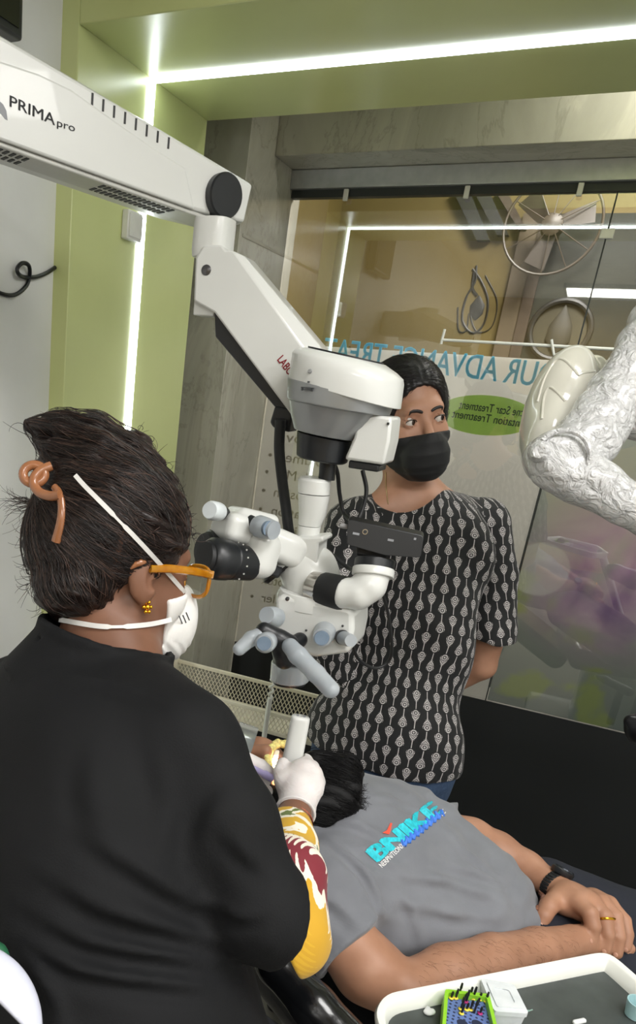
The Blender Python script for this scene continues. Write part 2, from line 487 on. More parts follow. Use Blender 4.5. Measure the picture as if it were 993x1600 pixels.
for i, (x0, x1) in enumerate(((-0.977, XS - 0.002), (XS + 0.002, XE))):
    w = thing('window_%d' % (i + 1), ((x0 + x1) / 2, YG, 0), kind='structure')
    obj('pane', bxx(x0, x1, YG - 0.001, YG + 0.001, 0.0, 2.05), M_glass, w)
    if i == 0:
        obj('edge_seal', bxx(x1, x1 + 0.004, YG - 0.003, YG + 0.003, 0, 2.05), M_seal, w)
q = PL(957, 365, 1, YG - 0.01)
obj('patch_clip', box((XS, YG - 0.008, q[2]), (0.034, 0.01, 0.024)), M_clip, w, bev=0.002)
# --- posters stuck to the far side of the glass, seen from behind (mirrored print)
ZT, ZB = 1.622, 0.562
g = G('grey poster film'); n = g.noise(g.mapped((1, 1, 1)), 2, 4)
g.p(color=g.ramp(n, [(0.2, (218, 217, 212)), (0.8, (230, 229, 225))]), rough=0.5); M_poster = g.m
def translucent(g, fac=0.55):
    tl = g.node('ShaderNodeBsdfTranslucent'); mx = g.node('ShaderNodeMixShader'); mx.inputs[0].default_value = fac
    g.link(g.b.inputs['Base Color'].links[0].from_socket, tl.inputs[0]); g.link(g.b.outputs[0], mx.inputs[1]); g.link(tl.outputs[0], mx.inputs[2]); g.link(mx.outputs[0], g.out.inputs[0])
translucent(g)
po = thing('treatment_poster', ((-0.977 + XS) / 2, YG + 0.006, ZB), 'pale grey poster with mirrored blue heading and treatment list behind the glass', 'poster')
YP = YG + 0.004
obj('sheet', bxx(-0.972, XS - 0.003, YP + 0.001, YP + 0.003, ZB, ZT), M_poster, po)
def ink(name, c):
    g = G(name); g.p(color=g.ramp(g.noise(scale=30), [(0.3, np.array(c) * 0.97), (0.7, c)]), rough=0.5); translucent(g, 0.3); return g.m
M_blue = ink('blue print', (110, 226, 255)); M_dark = ink('dark print', (84, 104, 94)); M_lime = ink('lime print', (226, 255, 150)); M_tan = ink('tan print', (206, 198, 180))
def mirrored(s, pxa, pxb, h, mat, parent, bold=0.0, name='lettering', y=YP - 0.0005):
    """text printed for the far side: starts at photo pixel pxa (right) and ends at pxb (left)"""
    a = PL(pxa[0], pxa[1], 1, y); b = PL(pxb[0], pxb[1], 1, y)
    v, f = text_mesh(s, 1.0, bold=bold); L = v[:, 0].max() - v[:, 0].min(); cap = 0.7
    x = (b - a) / L; wv, _ = place((v - [v[:, 0].min(), 0, 0], f), a, x, np.array([0, 0, h / cap]), np.array([0, -0.25, 0]))
    for ids, ff in words((v, f)): obj(name, (wv[ids], ff), mat, parent)
mirrored('OUR ADVANCE TREAT', (866, 607), (503, 562), 0.068, M_blue, po, 0.012)
ec = PL(757, 649, 1, YP); er = abs(PL(838, 649, 1, YP)[0] - ec[0])
obj('green_ellipse', loft([ring(ec, (1, 0, 0), (0, 0, 1), er, 0.058, 40), ring(ec + [0, 0.0008, 0], (1, 0, 0), (0, 0, 1), er, 0.058, 40)]), M_lime, po)
mirrored('Acne Scar Treatment', (826, 652), (716, 638), 0.024, M_dark, po, 0.004, y=YP - 0.002)
mirrored('Pigmentation Treatment', (845, 672), (705, 652), 0.024, M_dark, po, 0.004, y=YP - 0.002)
for s, a, b in (('innov', (505, 699), (446, 690)), ('Volume   •', (520, 732), (418, 718)), ('Patch Ma   •', (516, 760), (413, 744)), ('Fibrosion  •', (505, 787), (408, 773)),
                ('Ablation  •', (500, 815), (403, 802)), ('Rejuv  •', (498, 842), (398, 830)), ('Botox  •', (452, 918), (392, 910)), ('Filler  •', (446, 945), (390, 938))):
    mirrored(s, a, b, 0.034, M_tan, po, 0.003)
g = G('flower poster print'); vec = g.mapped((1, 1, 1), loc=(0.4, 0, 0.15)); xs, ys, zs = g.sep(g.coord())
n1 = g.noise(vec, 5.0, 3, 0.5, 0.6); n2 = g.noise(g.mapped((1, 1, 1), loc=(3, 1, 2)), 7.5, 3, 0.5, 0.4)
dx = (xs + 0.83) * 3.4; dz = (zs - 0.47) * 3.2; rad = (dx * dx + dz * dz).sqrt()
bl = rad.ss(1.0, 0.25) * n1.ss(0.30, 0.5)
c = g.ramp(zs.ss(0.0, 1.0), [(0.0, (150, 160, 158)), (0.35, (188, 191, 184)), (1.0, (198, 202, 195))])
c = g.mix(bl * 0.85, c, g.ramp(n2, [(0.35, (158, 124, 172)), (0.5, (200, 172, 200)), (0.66, (216, 198, 212))]))
c = g.mix(n2.ss(0.52, 0.62) * rad.ss(0.5, 0.9) * zs.ss(0.6, 0.35) * 0.7, c, (178, 190, 120))
ddx = (xs + 1.03); ddz = (zs - 0.458); c = g.mix((ddx * ddx + ddz * ddz).sqrt().ss(0.086, 0.08) * 0.45, c, (226, 228, 222))
g.p(color=c, rough=0.5); M_flower = g.m; translucent(g)
tag(obj('flower_poster', bxx(XS + 0.004, XE - 0.2, YP + 0.001, YP + 0.003, ZB, ZT), M_flower), 'grey poster with blurred purple flowers behind the right pane', 'poster')
tag(obj('kick_panel', bxx(-0.972, XE, YG - 0.006, YG - 0.003, 0.0, ZB - 0.001), M_black), 'black film covering the foot of the glass partition below the posters', 'panel')
# thin rod hung before the glass above the posters
M_rod = pm('white rod', (225, 226, 220), 0.3)
a = PL(690, 531, 1, YG - 0.012); b = PL(1060, 557, 1, YG - 0.012)
rd = thing('hanging_rod', a, 'thin white rod lying along the glass above the posters', 'rod')
obj('rod', cyl(a, np.array([XE, a[1], a[2]]), 0.0042, 10), M_rod, rd)
obj('end_hook', tube(np.array([a + [0, 0, -0.012], a, a + [0.002, 0, 0.03]]), 0.004, 8), M_rod, rd)
h = PL(862, 546, 1, YG - 0.02); obj('hook', tube(np.array([h + [-0.008, 0, 0.026], h + [0, 0, 0.006], h + [0.008, 0, -0.014], h + [0.02, 0, -0.008]]), 0.0035, 8), M_rod, rd)

# --- corridor beyond the glass
YK = 4.6
M_corr = pm('yellow ochre corridor wall', (92, 78, 34), 0.7, 0.06, 2.0)
struct('wall_back', bxx(XW - 0.4, XE, YK, YK + 0.1, 0, 2.9), M_corr)
struct('wall_corridor_left', bxx(-1.5, -1.37, YG + 0.08, YK, 0, 2.9), M_corr)
struct('ceiling_corridor', bxx(-1.7, XE, YG + 0.08, YK + 0.1, 2.9, 3.0), pm('corridor ceiling paint', (120, 110, 84), 0.8))
def cor(px, py, y=YK): return PL(px, py, 1, y)
# louvred vent high on the corridor wall
v0 = thing('louvre_vent', cor(755, 345), 'dark slatted vent high on the corridor wall behind glass', 'vent')
M_dk = pm('dark slat metal', (30, 30, 28), 0.5); M_tanp = pm('tan trim paint', (78, 66, 48), 0.6); M_brown = pm('brown frame paint', (56, 43, 31), 0.6)
for i, (xa, xb) in enumerate(((716, 742), (748, 772), (782, 800))):
    y1 = YK - 0.05
    poly = [PL(xa - 8, 300, 1, y1), PL(xb - 8, 300, 1, y1), PL(xb + 22, 375 - 8 * i, 1, y1), PL(xa + 28, 375 - 8 * i, 1, y1)]
    obj('slat', prism(poly, (0, 0.05, 0)), M_dk if i < 2 else M_brown, v0)
# wall fan
fc = cor(862, 352, YK - 0.2)
fan = thing('wall_fan', fc, 'pale round wall fan seen through the glass beside the slatted vent', 'fan')
M_fan = pm('fan plastic', (54, 45, 33), 0.5)
t = np.linspace(0, 2 * np.pi, 40, endpoint=False); R_ = 0.2
obj('guard_ring', tube(np.stack([fc[0] + R_ * np.cos(t), np.full(40, fc[1]), fc[2] + R_ * np.sin(t)], 1), 0.006, 8, closed=True), M_fan, fan)
for k in range(12):
    a_ = k * math.pi / 6; e_ = np.array([math.cos(a_), 0, math.sin(a_)])
    obj('guard_wire', cyl(fc + e_ * 0.04 + [0, -0.03, 0], fc + e_ * R_, 0.0025, 6), M_fan, fan)
for k in range(3):
    a_ = k * 2 * math.pi / 3 + 0.4; e_ = np.array([math.cos(a_), 0, math.sin(a_)]); n_ = np.array([-math.sin(a_), 0.35, math.cos(a_)])
    obj('blade', prism(np.array([fc + e_ * 0.03 - n_ * 0.02, fc + e_ * 0.16 - n_ * 0.06, fc + e_ * 0.18 + n_ * 0.03, fc + e_ * 0.03 + n_ * 0.03]), (0, 0.004, 0)), pm('fan blade', (50, 43, 36), 0.4), fan)
obj('hub', lathe(fc + [0, -0.04, 0], fc + [0, 0.1, 0], [(0, 0.02), (0.1, 0.045), (0.6, 0.05), (1, 0.03)]), M_fan, fan)
obj('bracket', bxx(fc[0] - 0.03, fc[0] + 0.03, fc[1] + 0.1, YK, fc[2] - 0.05, fc[2] + 0.05), M_fan, fan)
# doorway
a = cor(800, 420); b = cor(828, 420); zt = cor(900, 335)[2]
dr = thing('door_1', ((a[0] + XE) / 2, YK, 0), kind='structure')
obj('jamb', bxx(a[0], b[0], YK - 0.04, YK, 0, zt), M_tanp, dr)
obj('jamb', bxx(b[0], b[0] + 0.05, YK - 0.05, YK, 0, zt), M_brown, dr)
obj('door_leaf', bxx(b[0] + 0.05, XE - 0.05, YK - 0.02, YK, 0, zt), pm('dark door glass', (40, 42, 38), 0.2, 0.2, 3), dr)
# emblem on the door, swirl drawn on the wall
ec = cor(874, 516, YK - 0.035); 
em = thing('round_emblem', ec, 'grey round emblem on the dark corridor door', 'emblem')
t = np.linspace(0, 2 * np.pi, 32, endpoint=False)
obj('ring', tube(np.stack([ec[0] + 0.13 * np.cos(t), np.full(32, ec[1]), ec[2] + 0.13 * np.sin(t)], 1), 0.014, 8, closed=True), M_dk, em)
obj('petal', lathe(ec + [0, 0, -0.11], ec + [0, 0, 0.11], [(0, 0.002), (0.3, 0.055), (0.6, 0.05), (1, 0.002)], 12, 0.3), pm('emblem grey', (52, 50, 42), 0.6), em)
obj('backing', lathe(ec + [0, 0.01, 0], ec + [0, 0.016, 0], [(0, 0.13), (1, 0.13)]), pm('emblem olive', (52, 48, 30), 0.6), em)
sw = thing('wall_drawing', cor(745, 470), 'black line drawing of swirls on the yellow corridor wall', 'drawing')
for pts, r_ in (([(738, 420), (752, 440), (762, 470), (756, 505), (738, 520), (722, 500), (728, 465), (742, 440), (744, 415)], 0.005),
                ([(758, 430), (776, 470), (768, 510), (745, 518), (735, 490), (748, 470)], 0.003), ([(715, 480), (716, 515), (728, 516), (732, 490)], 0.003), ([(740, 425), (738, 450), (745, 462)], 0.006)):
    obj('stroke', tube(smooth_path([cor(x, y, YK - 0.004) for x, y in pts], 30), r_, 6), M_dk, sw)
obj('blot', lathe(cor(748, 462, YK - 0.004), cor(742, 500, YK - 0.004), [(0, 0.004), (0.4, 0.035), (0.75, 0.03), (1, 0.004)], 12, 0.15, hint=(0, 1, 0)), M_dk, sw)
area('corridor_fill_light', (0.0, 3.6, 2.88), 0.6, 112, (1, 0.97, 0.92))  # added fill that lights the poster film from behind
clp = thing('corridor_fill_panel', (0.0, 3.6, 2.89), 'added square glowing panel, source for the fill light behind the posters', 'ceiling light')  # glowing panel added to give the corridor fill a source
obj('frame', bxx(-0.32, 0.32, 3.28, 3.92, 2.892, 2.9), M_alu, clp); obj('diffuser', bxx(-0.3, 0.3, 3.3, 3.9, 2.886, 2.892), M_panel, clp)
# --- ceiling luminaires of the room
for i, (x, y, s) in enumerate(PANELS):
    lab = ['square glowing ceiling panel above the patient chair', 'square glowing ceiling panel to the right of the chair', 'square glowing ceiling panel behind the seated operator', 'square glowing ceiling panel behind the tray', 'square glowing ceiling panel at the far rear of the room'][i]
    t = thing('ceiling_panel', (x, y, CEIL - 0.03), lab, 'ceiling light', 'ceiling panels of the treatment room')
    obj('frame', join(bxx(x - s / 2, x + s / 2, y - s / 2, y - s / 2 + 0.02, CEIL - 0.03, CEIL), bxx(x - s / 2, x + s / 2, y + s / 2 - 0.02, y + s / 2, CEIL - 0.03, CEIL),
                      bxx(x - s / 2, x - s / 2 + 0.02, y - s / 2, y + s / 2, CEIL - 0.03, CEIL), bxx(x + s / 2 - 0.02, x + s / 2, y - s / 2, y + s / 2, CEIL - 0.03, CEIL)), M_alu, t)
    obj('diffuser', bxx(x - s / 2 + 0.02, x + s / 2 - 0.02, y - s / 2 + 0.02, y + s / 2 - 0.02, CEIL - 0.022, CEIL), M_panel, t)
# --- small things on the green jamb and the left wall
q0 = PL(191, 326, 0, XR); q1 = PL(210, 380, 0, XR)
tb = thing('sensor_box', (XR, (q0[1] + q1[1]) / 2, q1[2]), 'small upright white box fixed to the green jamb beside the LED line', 'sensor')
obj('case', bxx(XR, XR + 0.018, q0[1], q1[1], q1[2], q0[2]), pm('white plastic', (214, 214, 208), 0.35), tb, bev=0.003)
obj('lid', bxx(XR + 0.018, XR + 0.021, q0[1] + 0.004, q1[1] - 0.004, q1[2] + 0.006, q0[2] - 0.006), pm('white plastic', (214, 214, 208), 0.35), tb, bev=0.001)
M_bp = pm('black plastic', (22, 24, 28), 0.35)
q0 = PL(-60, -40, 0, XW + 0.05); q1 = PL(37, 30, 0, XW + 0.05); q2 = PL(36, 66, 0, XW + 0.05)
mn = thing('wall_monitor', (XW, q1[1] - 0.1, q2[2]), 'black box of a monitor high in the corner of the white wall', 'monitor')
obj('case', bxx(XW + 0.012, XW + 0.05, q1[1] - 0.35, q1[1], q2[2], q2[2] + 0.28), M_bp, mn, bev=0.006)
obj('screen', bxx(XW + 0.05, XW + 0.052, q1[1] - 0.335, q1[1] - 0.015, q2[2] + 0.015, q2[2] + 0.265), pm('dark screen', (14, 16, 22), 0.1), mn)
obj('mount', bxx(XW, XW + 0.012, q1[1] - 0.22, q1[1] - 0.12, q2[2] + 0.08, q2[2] + 0.2), M_bp, mn)
pts = [(-30, 440), (0, 458), (22, 461), (40, 448), (46, 432), (40, 415), (30, 411), (22, 419), (24, 428), (38, 433), (55, 433), (72, 427), (86, 418)]
cp = np.array([PL(x, y, 0, XW + 0.006) for x, y in pts]); cp[5:9, 0] += 0.008
tag(obj('wall_cable', tube(smooth_path(cp, 60), 0.0042, 8), M_bp), 'black cable with one loop hanging against the white wall', 'cable')
# --- cream mesh stand behind the seated operator
M_cream = pm('cream enamel', (222, 216, 196), 0.35)
ya, yb = 2.02, 2.16
A0 = PL(292, 1036, 1, yb); A1 = PL(462, 1050, 1, yb); zt0 = A0[2]; x0, x1 = A0[0] - 0.03, A1[0] + 0.16
zb0 = PL(300, 1078, 1, yb)[2]
zf1 = PL(300, 1081, 1, ya)[2]; zf0 = PL(310, 1112, 1, ya)[2]
zb0 = zf0
rk = thing('mesh_stand', ((x0 + x1) / 2, (ya + yb) / 2, 0), 'cream metal stand with diamond mesh basket behind the operator', 'stand')
def lattice(xa, xb, z0, z1, y, pitch=0.0125, w=0.0011):
    parts = []; hgt = z1 - z0; dxl = hgt * 0.55
    n = int((xb - xa + dxl) / pitch)
    for k in range(n + 1):
        for s in (1, -1):
            b0 = xa + k * pitch - (dxl if s > 0 else 0); p0 = np.array([b0, y, z0]); p1 = np.array([b0 + s * dxl, y, z1])
            if s < 0: p0 = np.array([xa + k * pitch, y, z0]); p1 = np.array([xa + k * pitch - dxl, y, z1])
            t0, t1 = 0.0, 1.0; dx_ = p1[0] - p0[0]
            for lim, sg in ((xa, 1), (xb, -1)):
                f0 = (p0[0] - lim) * sg; f1 = (p1[0] - lim) * sg
                if f0 < 0 and f1 < 0: t1 = -1
                elif f0 < 0: t0 = max(t0, f0 / (f0 - f1))
                elif f1 < 0: t1 = min(t1, f0 / (f0 - f1))
            if t1 > t0:
                a_, b_ = p0 + (p1 - p0) * t0, p0 + (p1 - p0) * t1; d_ = unit(b_ - a_); n_ = np.array([-d_[2], 0, d_[0]]) * w; o_ = np.array([0, 0.0015, 0])
                parts.append(prism(np.array([a_ - n_, b_ - n_, b_ + n_, a_ + n_]), o_))
    return join(*parts)
obj('mesh_panel', lattice(x0, x1, zb0, zt0, yb), M_cream, rk, sharp=None, kind='stuff')
obj('mesh_panel', lattice(x0, x1, zf0, zf1, ya), M_cream, rk, sharp=None, kind='stuff')
for y_, z_ in ((yb, zt0), (yb, zb0), (ya, zf1), (ya, zf0)):
    obj('rim_bar', bxx(x0, x1, y_ - 0.004, y_ + 0.004, z_ - 0.006, z_ + 0.006), M_cream, rk, bev=0.002)
obj('basket_floor', bxx(x0, x1, ya, yb, zf0 - 0.004, zf0 - 0.001), M_cream, rk)
q = PL(287, 1016, 1, ya + 0.03)
for x_ in (x0 - 0.012, x1):
    obj('end_frame', bxx(x_, x_ + 0.012, ya - 0.01, yb + 0.01, zf0 - 0.01, q[2]), M_cream, rk, bev=0.003)
    for y_ in (ya, yb):
        obj('leg', cyl((x_ + 0.006, y_, 0), (x_ + 0.006, y_, zf0), 0.008, 12), M_cream, rk)
q = PL(424, 1075, 1, ya - 0.03); 
tw = thing('hanging_tube', (q[0], q[1], 0.3), 'slim bright white tube with a twisted neck hooked on the mesh basket', 'tube')
obj('tube', cyl((q[0], q[1], 0.3), (q[0], q[1], q[2] - 0.03), 0.0075, 12), M_rod, tw)
t = np.linspace(0, 1, 40); hel = np.stack([q[0] + 0.005 * np.cos(t * 25), q[1] + 0.005 * np.sin(t * 25), q[2] - 0.03 + t * 0.085], 1)
hel = np.vstack([hel, [[q[0] + 0.002, q[1] + 0.03, q[2] + 0.062], [q[0] + 0.002, q[1] + 0.05, q[2] + 0.05]]])
obj('twisted_neck', tube(hel, 0.0038, 8), M_rod, tw)

# fill light added out of view to brighten the bay and the posters
dlx = thing('bay_fill_fixture', (0.45, 2.34, CEIL - 0.03), 'slim unseen fixture added to brighten the bay before the glass', 'ceiling light')
obj('frame', bxx(0.0, 0.9, 2.27, 2.41, CEIL - 0.03, CEIL), M_alu, dlx); obj('diffuser', bxx(0.02, 0.88, 2.285, 2.395, CEIL - 0.034, CEIL - 0.03), M_panel, dlx)
bl = area('bay_fill_light', (0.3, 2.34, CEIL - 0.04), 0.9, 7); bl.data.shape = 'RECTANGLE'; bl.data.size_y = 0.1
# ================================================================== wall-armed microscope
M_white = pm('white enamel', (212, 213, 209), 0.28, 0.015, 6, coat=0.2)
M_silver = pm('silver paint', (150, 152, 153), 0.32, 0.03, 10, metal=0.45)
M_blk = pm('black satin plastic', (24, 26, 29), 0.38, 0.08, 20)
M_rub = pm('black rubber', (17, 18, 20), 0.55, 0.1, 30, bump=0.1)
M_chrome = pm('chrome ring', (196, 192, 186), 0.18, 0.04, 20, metal=1.0)
M_slot = pm('dark slot', (48, 48, 48), 0.6)
M_red = pm('red print', (164, 38, 52), 0.5); M_char = pm('charcoal print', (62, 64, 66), 0.5); M_grey = pm('grey print', (140, 142, 146), 0.5)
g = G('frosted silicone'); g.p(color=g.ramp(g.noise(scale=25), [(0.3, (186, 194, 202)), (0.7, (206, 212, 216))]), rough=0.38, trans=0.45, ior=1.3, sss=0.0, coat=0.3)
M_frost = g.m
g = G('blue grey knob'); g.p(color=g.ramp(g.noise(scale=40), [(0.3, (104, 122, 140)), (0.7, (122, 138, 156))]), rough=0.4); M_bluek = g.m
pk = P(346, 307, 1.18); r_, u_, w_ = view_basis(346, 307)
w_ = unit([w_[0], w_[1], 0]); r_ = unit(np.cross(w_, [0, 0, 1]))
NA = -w_ * math.cos(math.radians(36)) + r_ * math.sin(math.radians(36))      # normal of the arm's near face
EA = np.cross([0, 0, 1], NA)                                                # along the arm, to the right
sc = thing('surgical_microscope', (XW + 0.02, 0.55, 1.6), 'large white microscope on a jointed wall arm between the seated and standing women', 'microscope')
def fx(px, py, off=0.0): return PN(px, py, pk + NA * off, NA)
top = [(-120, -24), (0, 48), (100, 107), (240, 190), (395, 283)]
out = np.array([fx(*q) for q in top] + [fx(381, 351), fx(303, 331), fx(0, 222), fx(-120, 177)])
rings = [out + np.array([0, 0, 1])[None] * np.array([-.006] * 5 + [0.004] * 4)[:, None], out - NA * 0.012, out - NA * 0.085, out - NA * 0.097]
arm = obj('main_arm', loft(rings), M_white, sc, bev=0.003)
plate = [fx(-120, 40), fx(0, 96), fx(60, 116), fx(110, 140), fx(170, 183), fx(240, 232), fx(288, 262), fx(303, 328), fx(0, 219), fx(-120, 174)]
obj('side_panel', prism(np.array(plate) + NA * 0.003, -NA * 0.006), M_white, arm, bev=0.003)
# arm root and wall bracket, out of the picture to the left
e0 = out[-1]; rt = e0 - EA * 0.12 - NA * 0.048 + np.array([0, 0, 0.07])
obj('arm_root', box(rt, (0.30, 0.097, 0.15), np.array([EA, NA, [0, 0, 1]])), M_white, sc, bev=0.012)
obj('wall_bracket', bxx(XW, rt[0], rt[1] - 0.07, rt[1] + 0.05, rt[2] - 0.06, rt[2] + 0.06), M_white, sc, bev=0.012)
RA = np.array([EA, NA, [0, 0, 1]])
for k in range(8):
    x, y = 143.5 + k * 17.0, 145 + k * 9.9
    a = fx(x, y); b = fx(x + 1, y + 20 - k * 0.2)
    obj('vent_slot', box((a + b) / 2, (0.003, 0.0016, abs(a[2] - b[2])), RA), M_slot, arm)
ua, ub = out[6], out[7]; du = unit(ua - ub); RU = np.array([NA, du, np.cross(NA, du)])
for (s0, s1, n_) in ((0.10, 0.48, 15), (0.86, 1.10, 9)):
    for k in range(n_):
        t = s0 + (s1 - s0) * k / (n_ - 1)
        for row in (0.018, 0.044):
            c_ = ua + (ub - ua) * t - NA * row - np.array([0, 0, 0.0035])
            obj('grille_slot', box(c_, (0.017, 0.0045, 0.003), RU), M_slot, arm)
obj('under_cover', box(ua + (ub - ua) * 0.5 - NA * 0.032 - np.array([0, 0, 0.001]), (0.058, np.linalg.norm(ub - ua) * 1.3, 0.006), RU), pm('grey enamel', (188, 188, 182), 0.35), arm, bev=0.002)
kc = pk
obj('pivot_knob', lathe(kc + NA * 0.014, kc - NA * 0.004, [(0, 0.0285), (0.15, 0.0305), (1, 0.0305)], 32), M_blk, sc, sharp=15)
def on_face(s, pa, pb, h, mat, parent, bold=0.0, off=0.0036):
    a = fx(*pa, off); b = fx(*pb, off); v, f = text_mesh(s, 1.0, bold=bold); L = v[:, 0].max() - v[:, 0].min()
    d = (b - a) / L; vf = place((v - [v[:, 0].min(), 0, 0], f), a, d, np.array([0, 0, h / 0.7]), np.zeros(3)); return obj('lettering', vf, mat, parent)
hh = abs(fx(15, 148)[2] - fx(16, 166)[2])
on_face('PRIMA', (15, 166), (86, 196), hh, M_char, arm, 0.011)
on_face('pro', (89, 197), (117, 206), hh * 0.72, M_char, arm, 0.006)
lg = [fx(x, y, 0.0035) for x, y in ((-14, 150), (-4, 155), (5, 163), (10, 173), (12, 188), (8, 186), (2, 178), (-14, 172))]
obj('logo', prism(np.array(lg), -NA * 0.0008), M_grey, arm)
# swivel under the arm end
sw = P(334, 372, 1.19)
zt = fx(340, 345)[2]; zb_ = P(334, 392, 1.19)[2]
obj('swivel', loft([ring((sw[0], sw[1], z_), (1, 0, 0), (0, 1, 0), rx, ry, 32, 3.2) for z_, rx, ry in ((zb_ - 0.01, 0.027, 0.03), (zb_, 0.0285, 0.031), (zt - 0.01, 0.0285, 0.031), (zt, 0.028, 0.03))]), M_white, sc, bev=0.001)
# sloping spring arm
pa = P(330, 440, 1.175); pb = P(470, 590, 1.165); nn = unit(np.cross(pb - pa, [0, 0, 1])); nn = nn if nn.dot(pa - CAMP) < 0 else -nn
o0 = [(306, 402), (318, 384), (346, 383), (352, 391), (364, 391), (476, 547), (500, 600), (455, 648), (335, 488), (303, 470)]
o1 = [(306, 402), (318, 384), (346, 383), (356, 390), (382, 400), (500, 541), (506, 600), (455, 648), (335, 488), (303, 470)]
f0 = np.array([PN(x, y, pa, nn) for x, y in o0]); f1 = np.array([PN(x, y, pa - nn * 0.014, nn) for x, y in o1])
spr = obj('spring_arm', loft([f0, f1, f1 - nn * 0.055, f1 * 0.96 + f1.mean(0) * 0.04 - nn * 0.065]), M_white, sc, bev=0.0025)
b0 = [(334, 483), (336, 526), (429, 636), (436, 650), (470, 660), (470, 640), (400, 570)]
q = pa - nn * 0.010
obj('under_shroud', pix_prism(b0, q, nn, 0.045), M_blk, sc, bev=0.002)
obj('cable_boot', pix_prism([(429, 634), (421, 660), (426, 668), (452, 676), (458, 640)], pa - nn * 0.004, nn, 0.05), M_blk, sc, bev=0.003)
c_ = PN(322, 422, pa, nn); obj('screw', lathe(c_ + nn * 0.002, c_ - nn * 0.002, [(0, 0.004), (0.3, 0.0075), (1, 0.008)], 16), pm('screw steel', (96, 96, 98), 0.3, metal=0.8), spr)
obj('arm_bracket', pix_prism([(303, 468), (301, 492), (334, 494), (336, 486)], pa - nn * 0.012, nn, 0.04), M_white, sc, bev=0.002)
vt, ft = text_mesh('LABOMED', 1.0, bold=0.016); Lt = vt[:, 0].max(); a = PN(432, 562, pa + nn * 0.0008, nn); b = PN(462, 603, pa + nn * 0.0008, nn)
dx = (b - a) / Lt; up = unit(np.cross(nn, dx)); up = up if up[2] > 0 else -up
obj('lettering', place((vt, ft), a, dx * 1.12, up * 0.0165, np.zeros(3)), M_red, spr)
# ---- carrier pod
YCAR = 1.17
def pring(l, r, b, y=YCAR, n=40, p=2.3, off=0.0):
    L = PL(l[0], l[1], 1, y); R = PL(r[0], r[1], 1, y); c = (L + R) / 2 + np.array([0, off, 0])
    return ring(c, (R - L) / 2, np.array([0, b, 0]), 1.0, 1.0, n, p)
obj('pod_cap', loft([pring((480, 543), (600, 570), 0.05), pring((466, 546), (618, 583), 0.062), pring((461, 551), (628, 593), 0.066), pring((459, 570), (629, 601), 0.068), pring((455, 590), (624, 640), 0.067)]), M_white, sc, bev=0.001)
obj('pod_lid', loft([pring((484, 541), (598, 567), 0.047), pring((484, 545), (598, 571), 0.047)]), M_blk, sc)
obj('pod_band', loft([pring((454, 589), (615, 628), 0.067), pring((453, 621), (606, 650), 0.066), pring((457, 624), (600, 650), 0.063)]), M_silver, sc, bev=0.001)
obj('pod_bowl', loft([pring((456, 623), (598, 648), 0.062), pring((458, 645), (580, 668), 0.057), pring((463, 668), (556, 689), 0.048), pring((468, 670), (550, 688), 0.044)]), M_silver, sc, bev=0.001)
q = PL(484, 580, 1, YCAR - 0.064); obj('pod_screw', lathe(q + [0, -0.004, 0], q + [0, 0.004, 0], [(0, 0.002), (0.3, 0.003), (1, 0.003)], 12), M_silver, sc)
q = PL(480, 606, 1, YCAR - 0.0665); obj('port_mark', join(box(q, (0.017, 0.004, 0.0016)), box(q + [0.001, 0, -0.0025], (0.011, 0.004, 0.0016)), box(q + [-0.007, 0, -0.002], (0.002, 0.004, 0.004)), box(q + [0.007, 0, -0.002], (0.002, 0.004, 0.004)), box(q + [0.0005, 0, 0.0075], (0.0022, 0.004, 0.0022))), M_char, sc)
obj('pod_collar', loft([pring((467, 672), (548, 690), 0.041), pring((466, 709), (540, 724), 0.040), pring((470, 712), (536, 726), 0.037)]), M_blk, sc, bev=0.001)
obj('stem', loft([pring((500, 715), (525, 722), 0.0125), pring((498, 746), (522, 751), 0.0125)]), M_blk, sc)
bx_ = [(560, 645), (612, 652), (608, 690), (599, 727), (537, 718), (552, 684)]
obj('control_box', pix_prism(bx_, (0, YCAR - 0.03, 0), (0, 1, 0), 0.065), M_white, sc, bev=0.004)
obj('control_plug', pix_prism([(545, 719), (592, 727), (590, 738), (543, 731)], (0, YCAR - 0.026, 0), (0, 1, 0), 0.05), M_blk, sc, bev=0.002)
q = PL(606, 662, 1, YCAR - 0.031); obj('box_screw', box(q, (0.003, 0.002, 0.003)), M_blk, sc)
# ---- vertical handle-like column
obj('column', loft([pring((471, 743), (513, 749), 0.02), pring((467, 746), (516, 753), 0.0235), pring((467, 768), (514, 774), 0.0235)]), M_white, sc, bev=0.0008)
obj('column_grip', loft([pring((467, 769), (514, 775), 0.0233), pring((468, 800), (508, 806), 0.0205), pring((467, 818), (500, 823), 0.0172)]), M_white, sc)
obj('column_foot', loft([pring((467, 819), (500, 824), 0.0172), pring((466, 840), (496, 846), 0.0165), pring((456, 852), (496, 858), 0.018)]), M_white, sc, bev=0.0008)
obj('yoke', pix_prism([(462, 838), (482, 840), (504, 838), (506, 846), (497, 849), (495, 880), (487, 905), (470, 890), (458, 860)], (0, 1.135, 0), (0, 1, 0), 0.05), M_white, sc, bev=0.003)
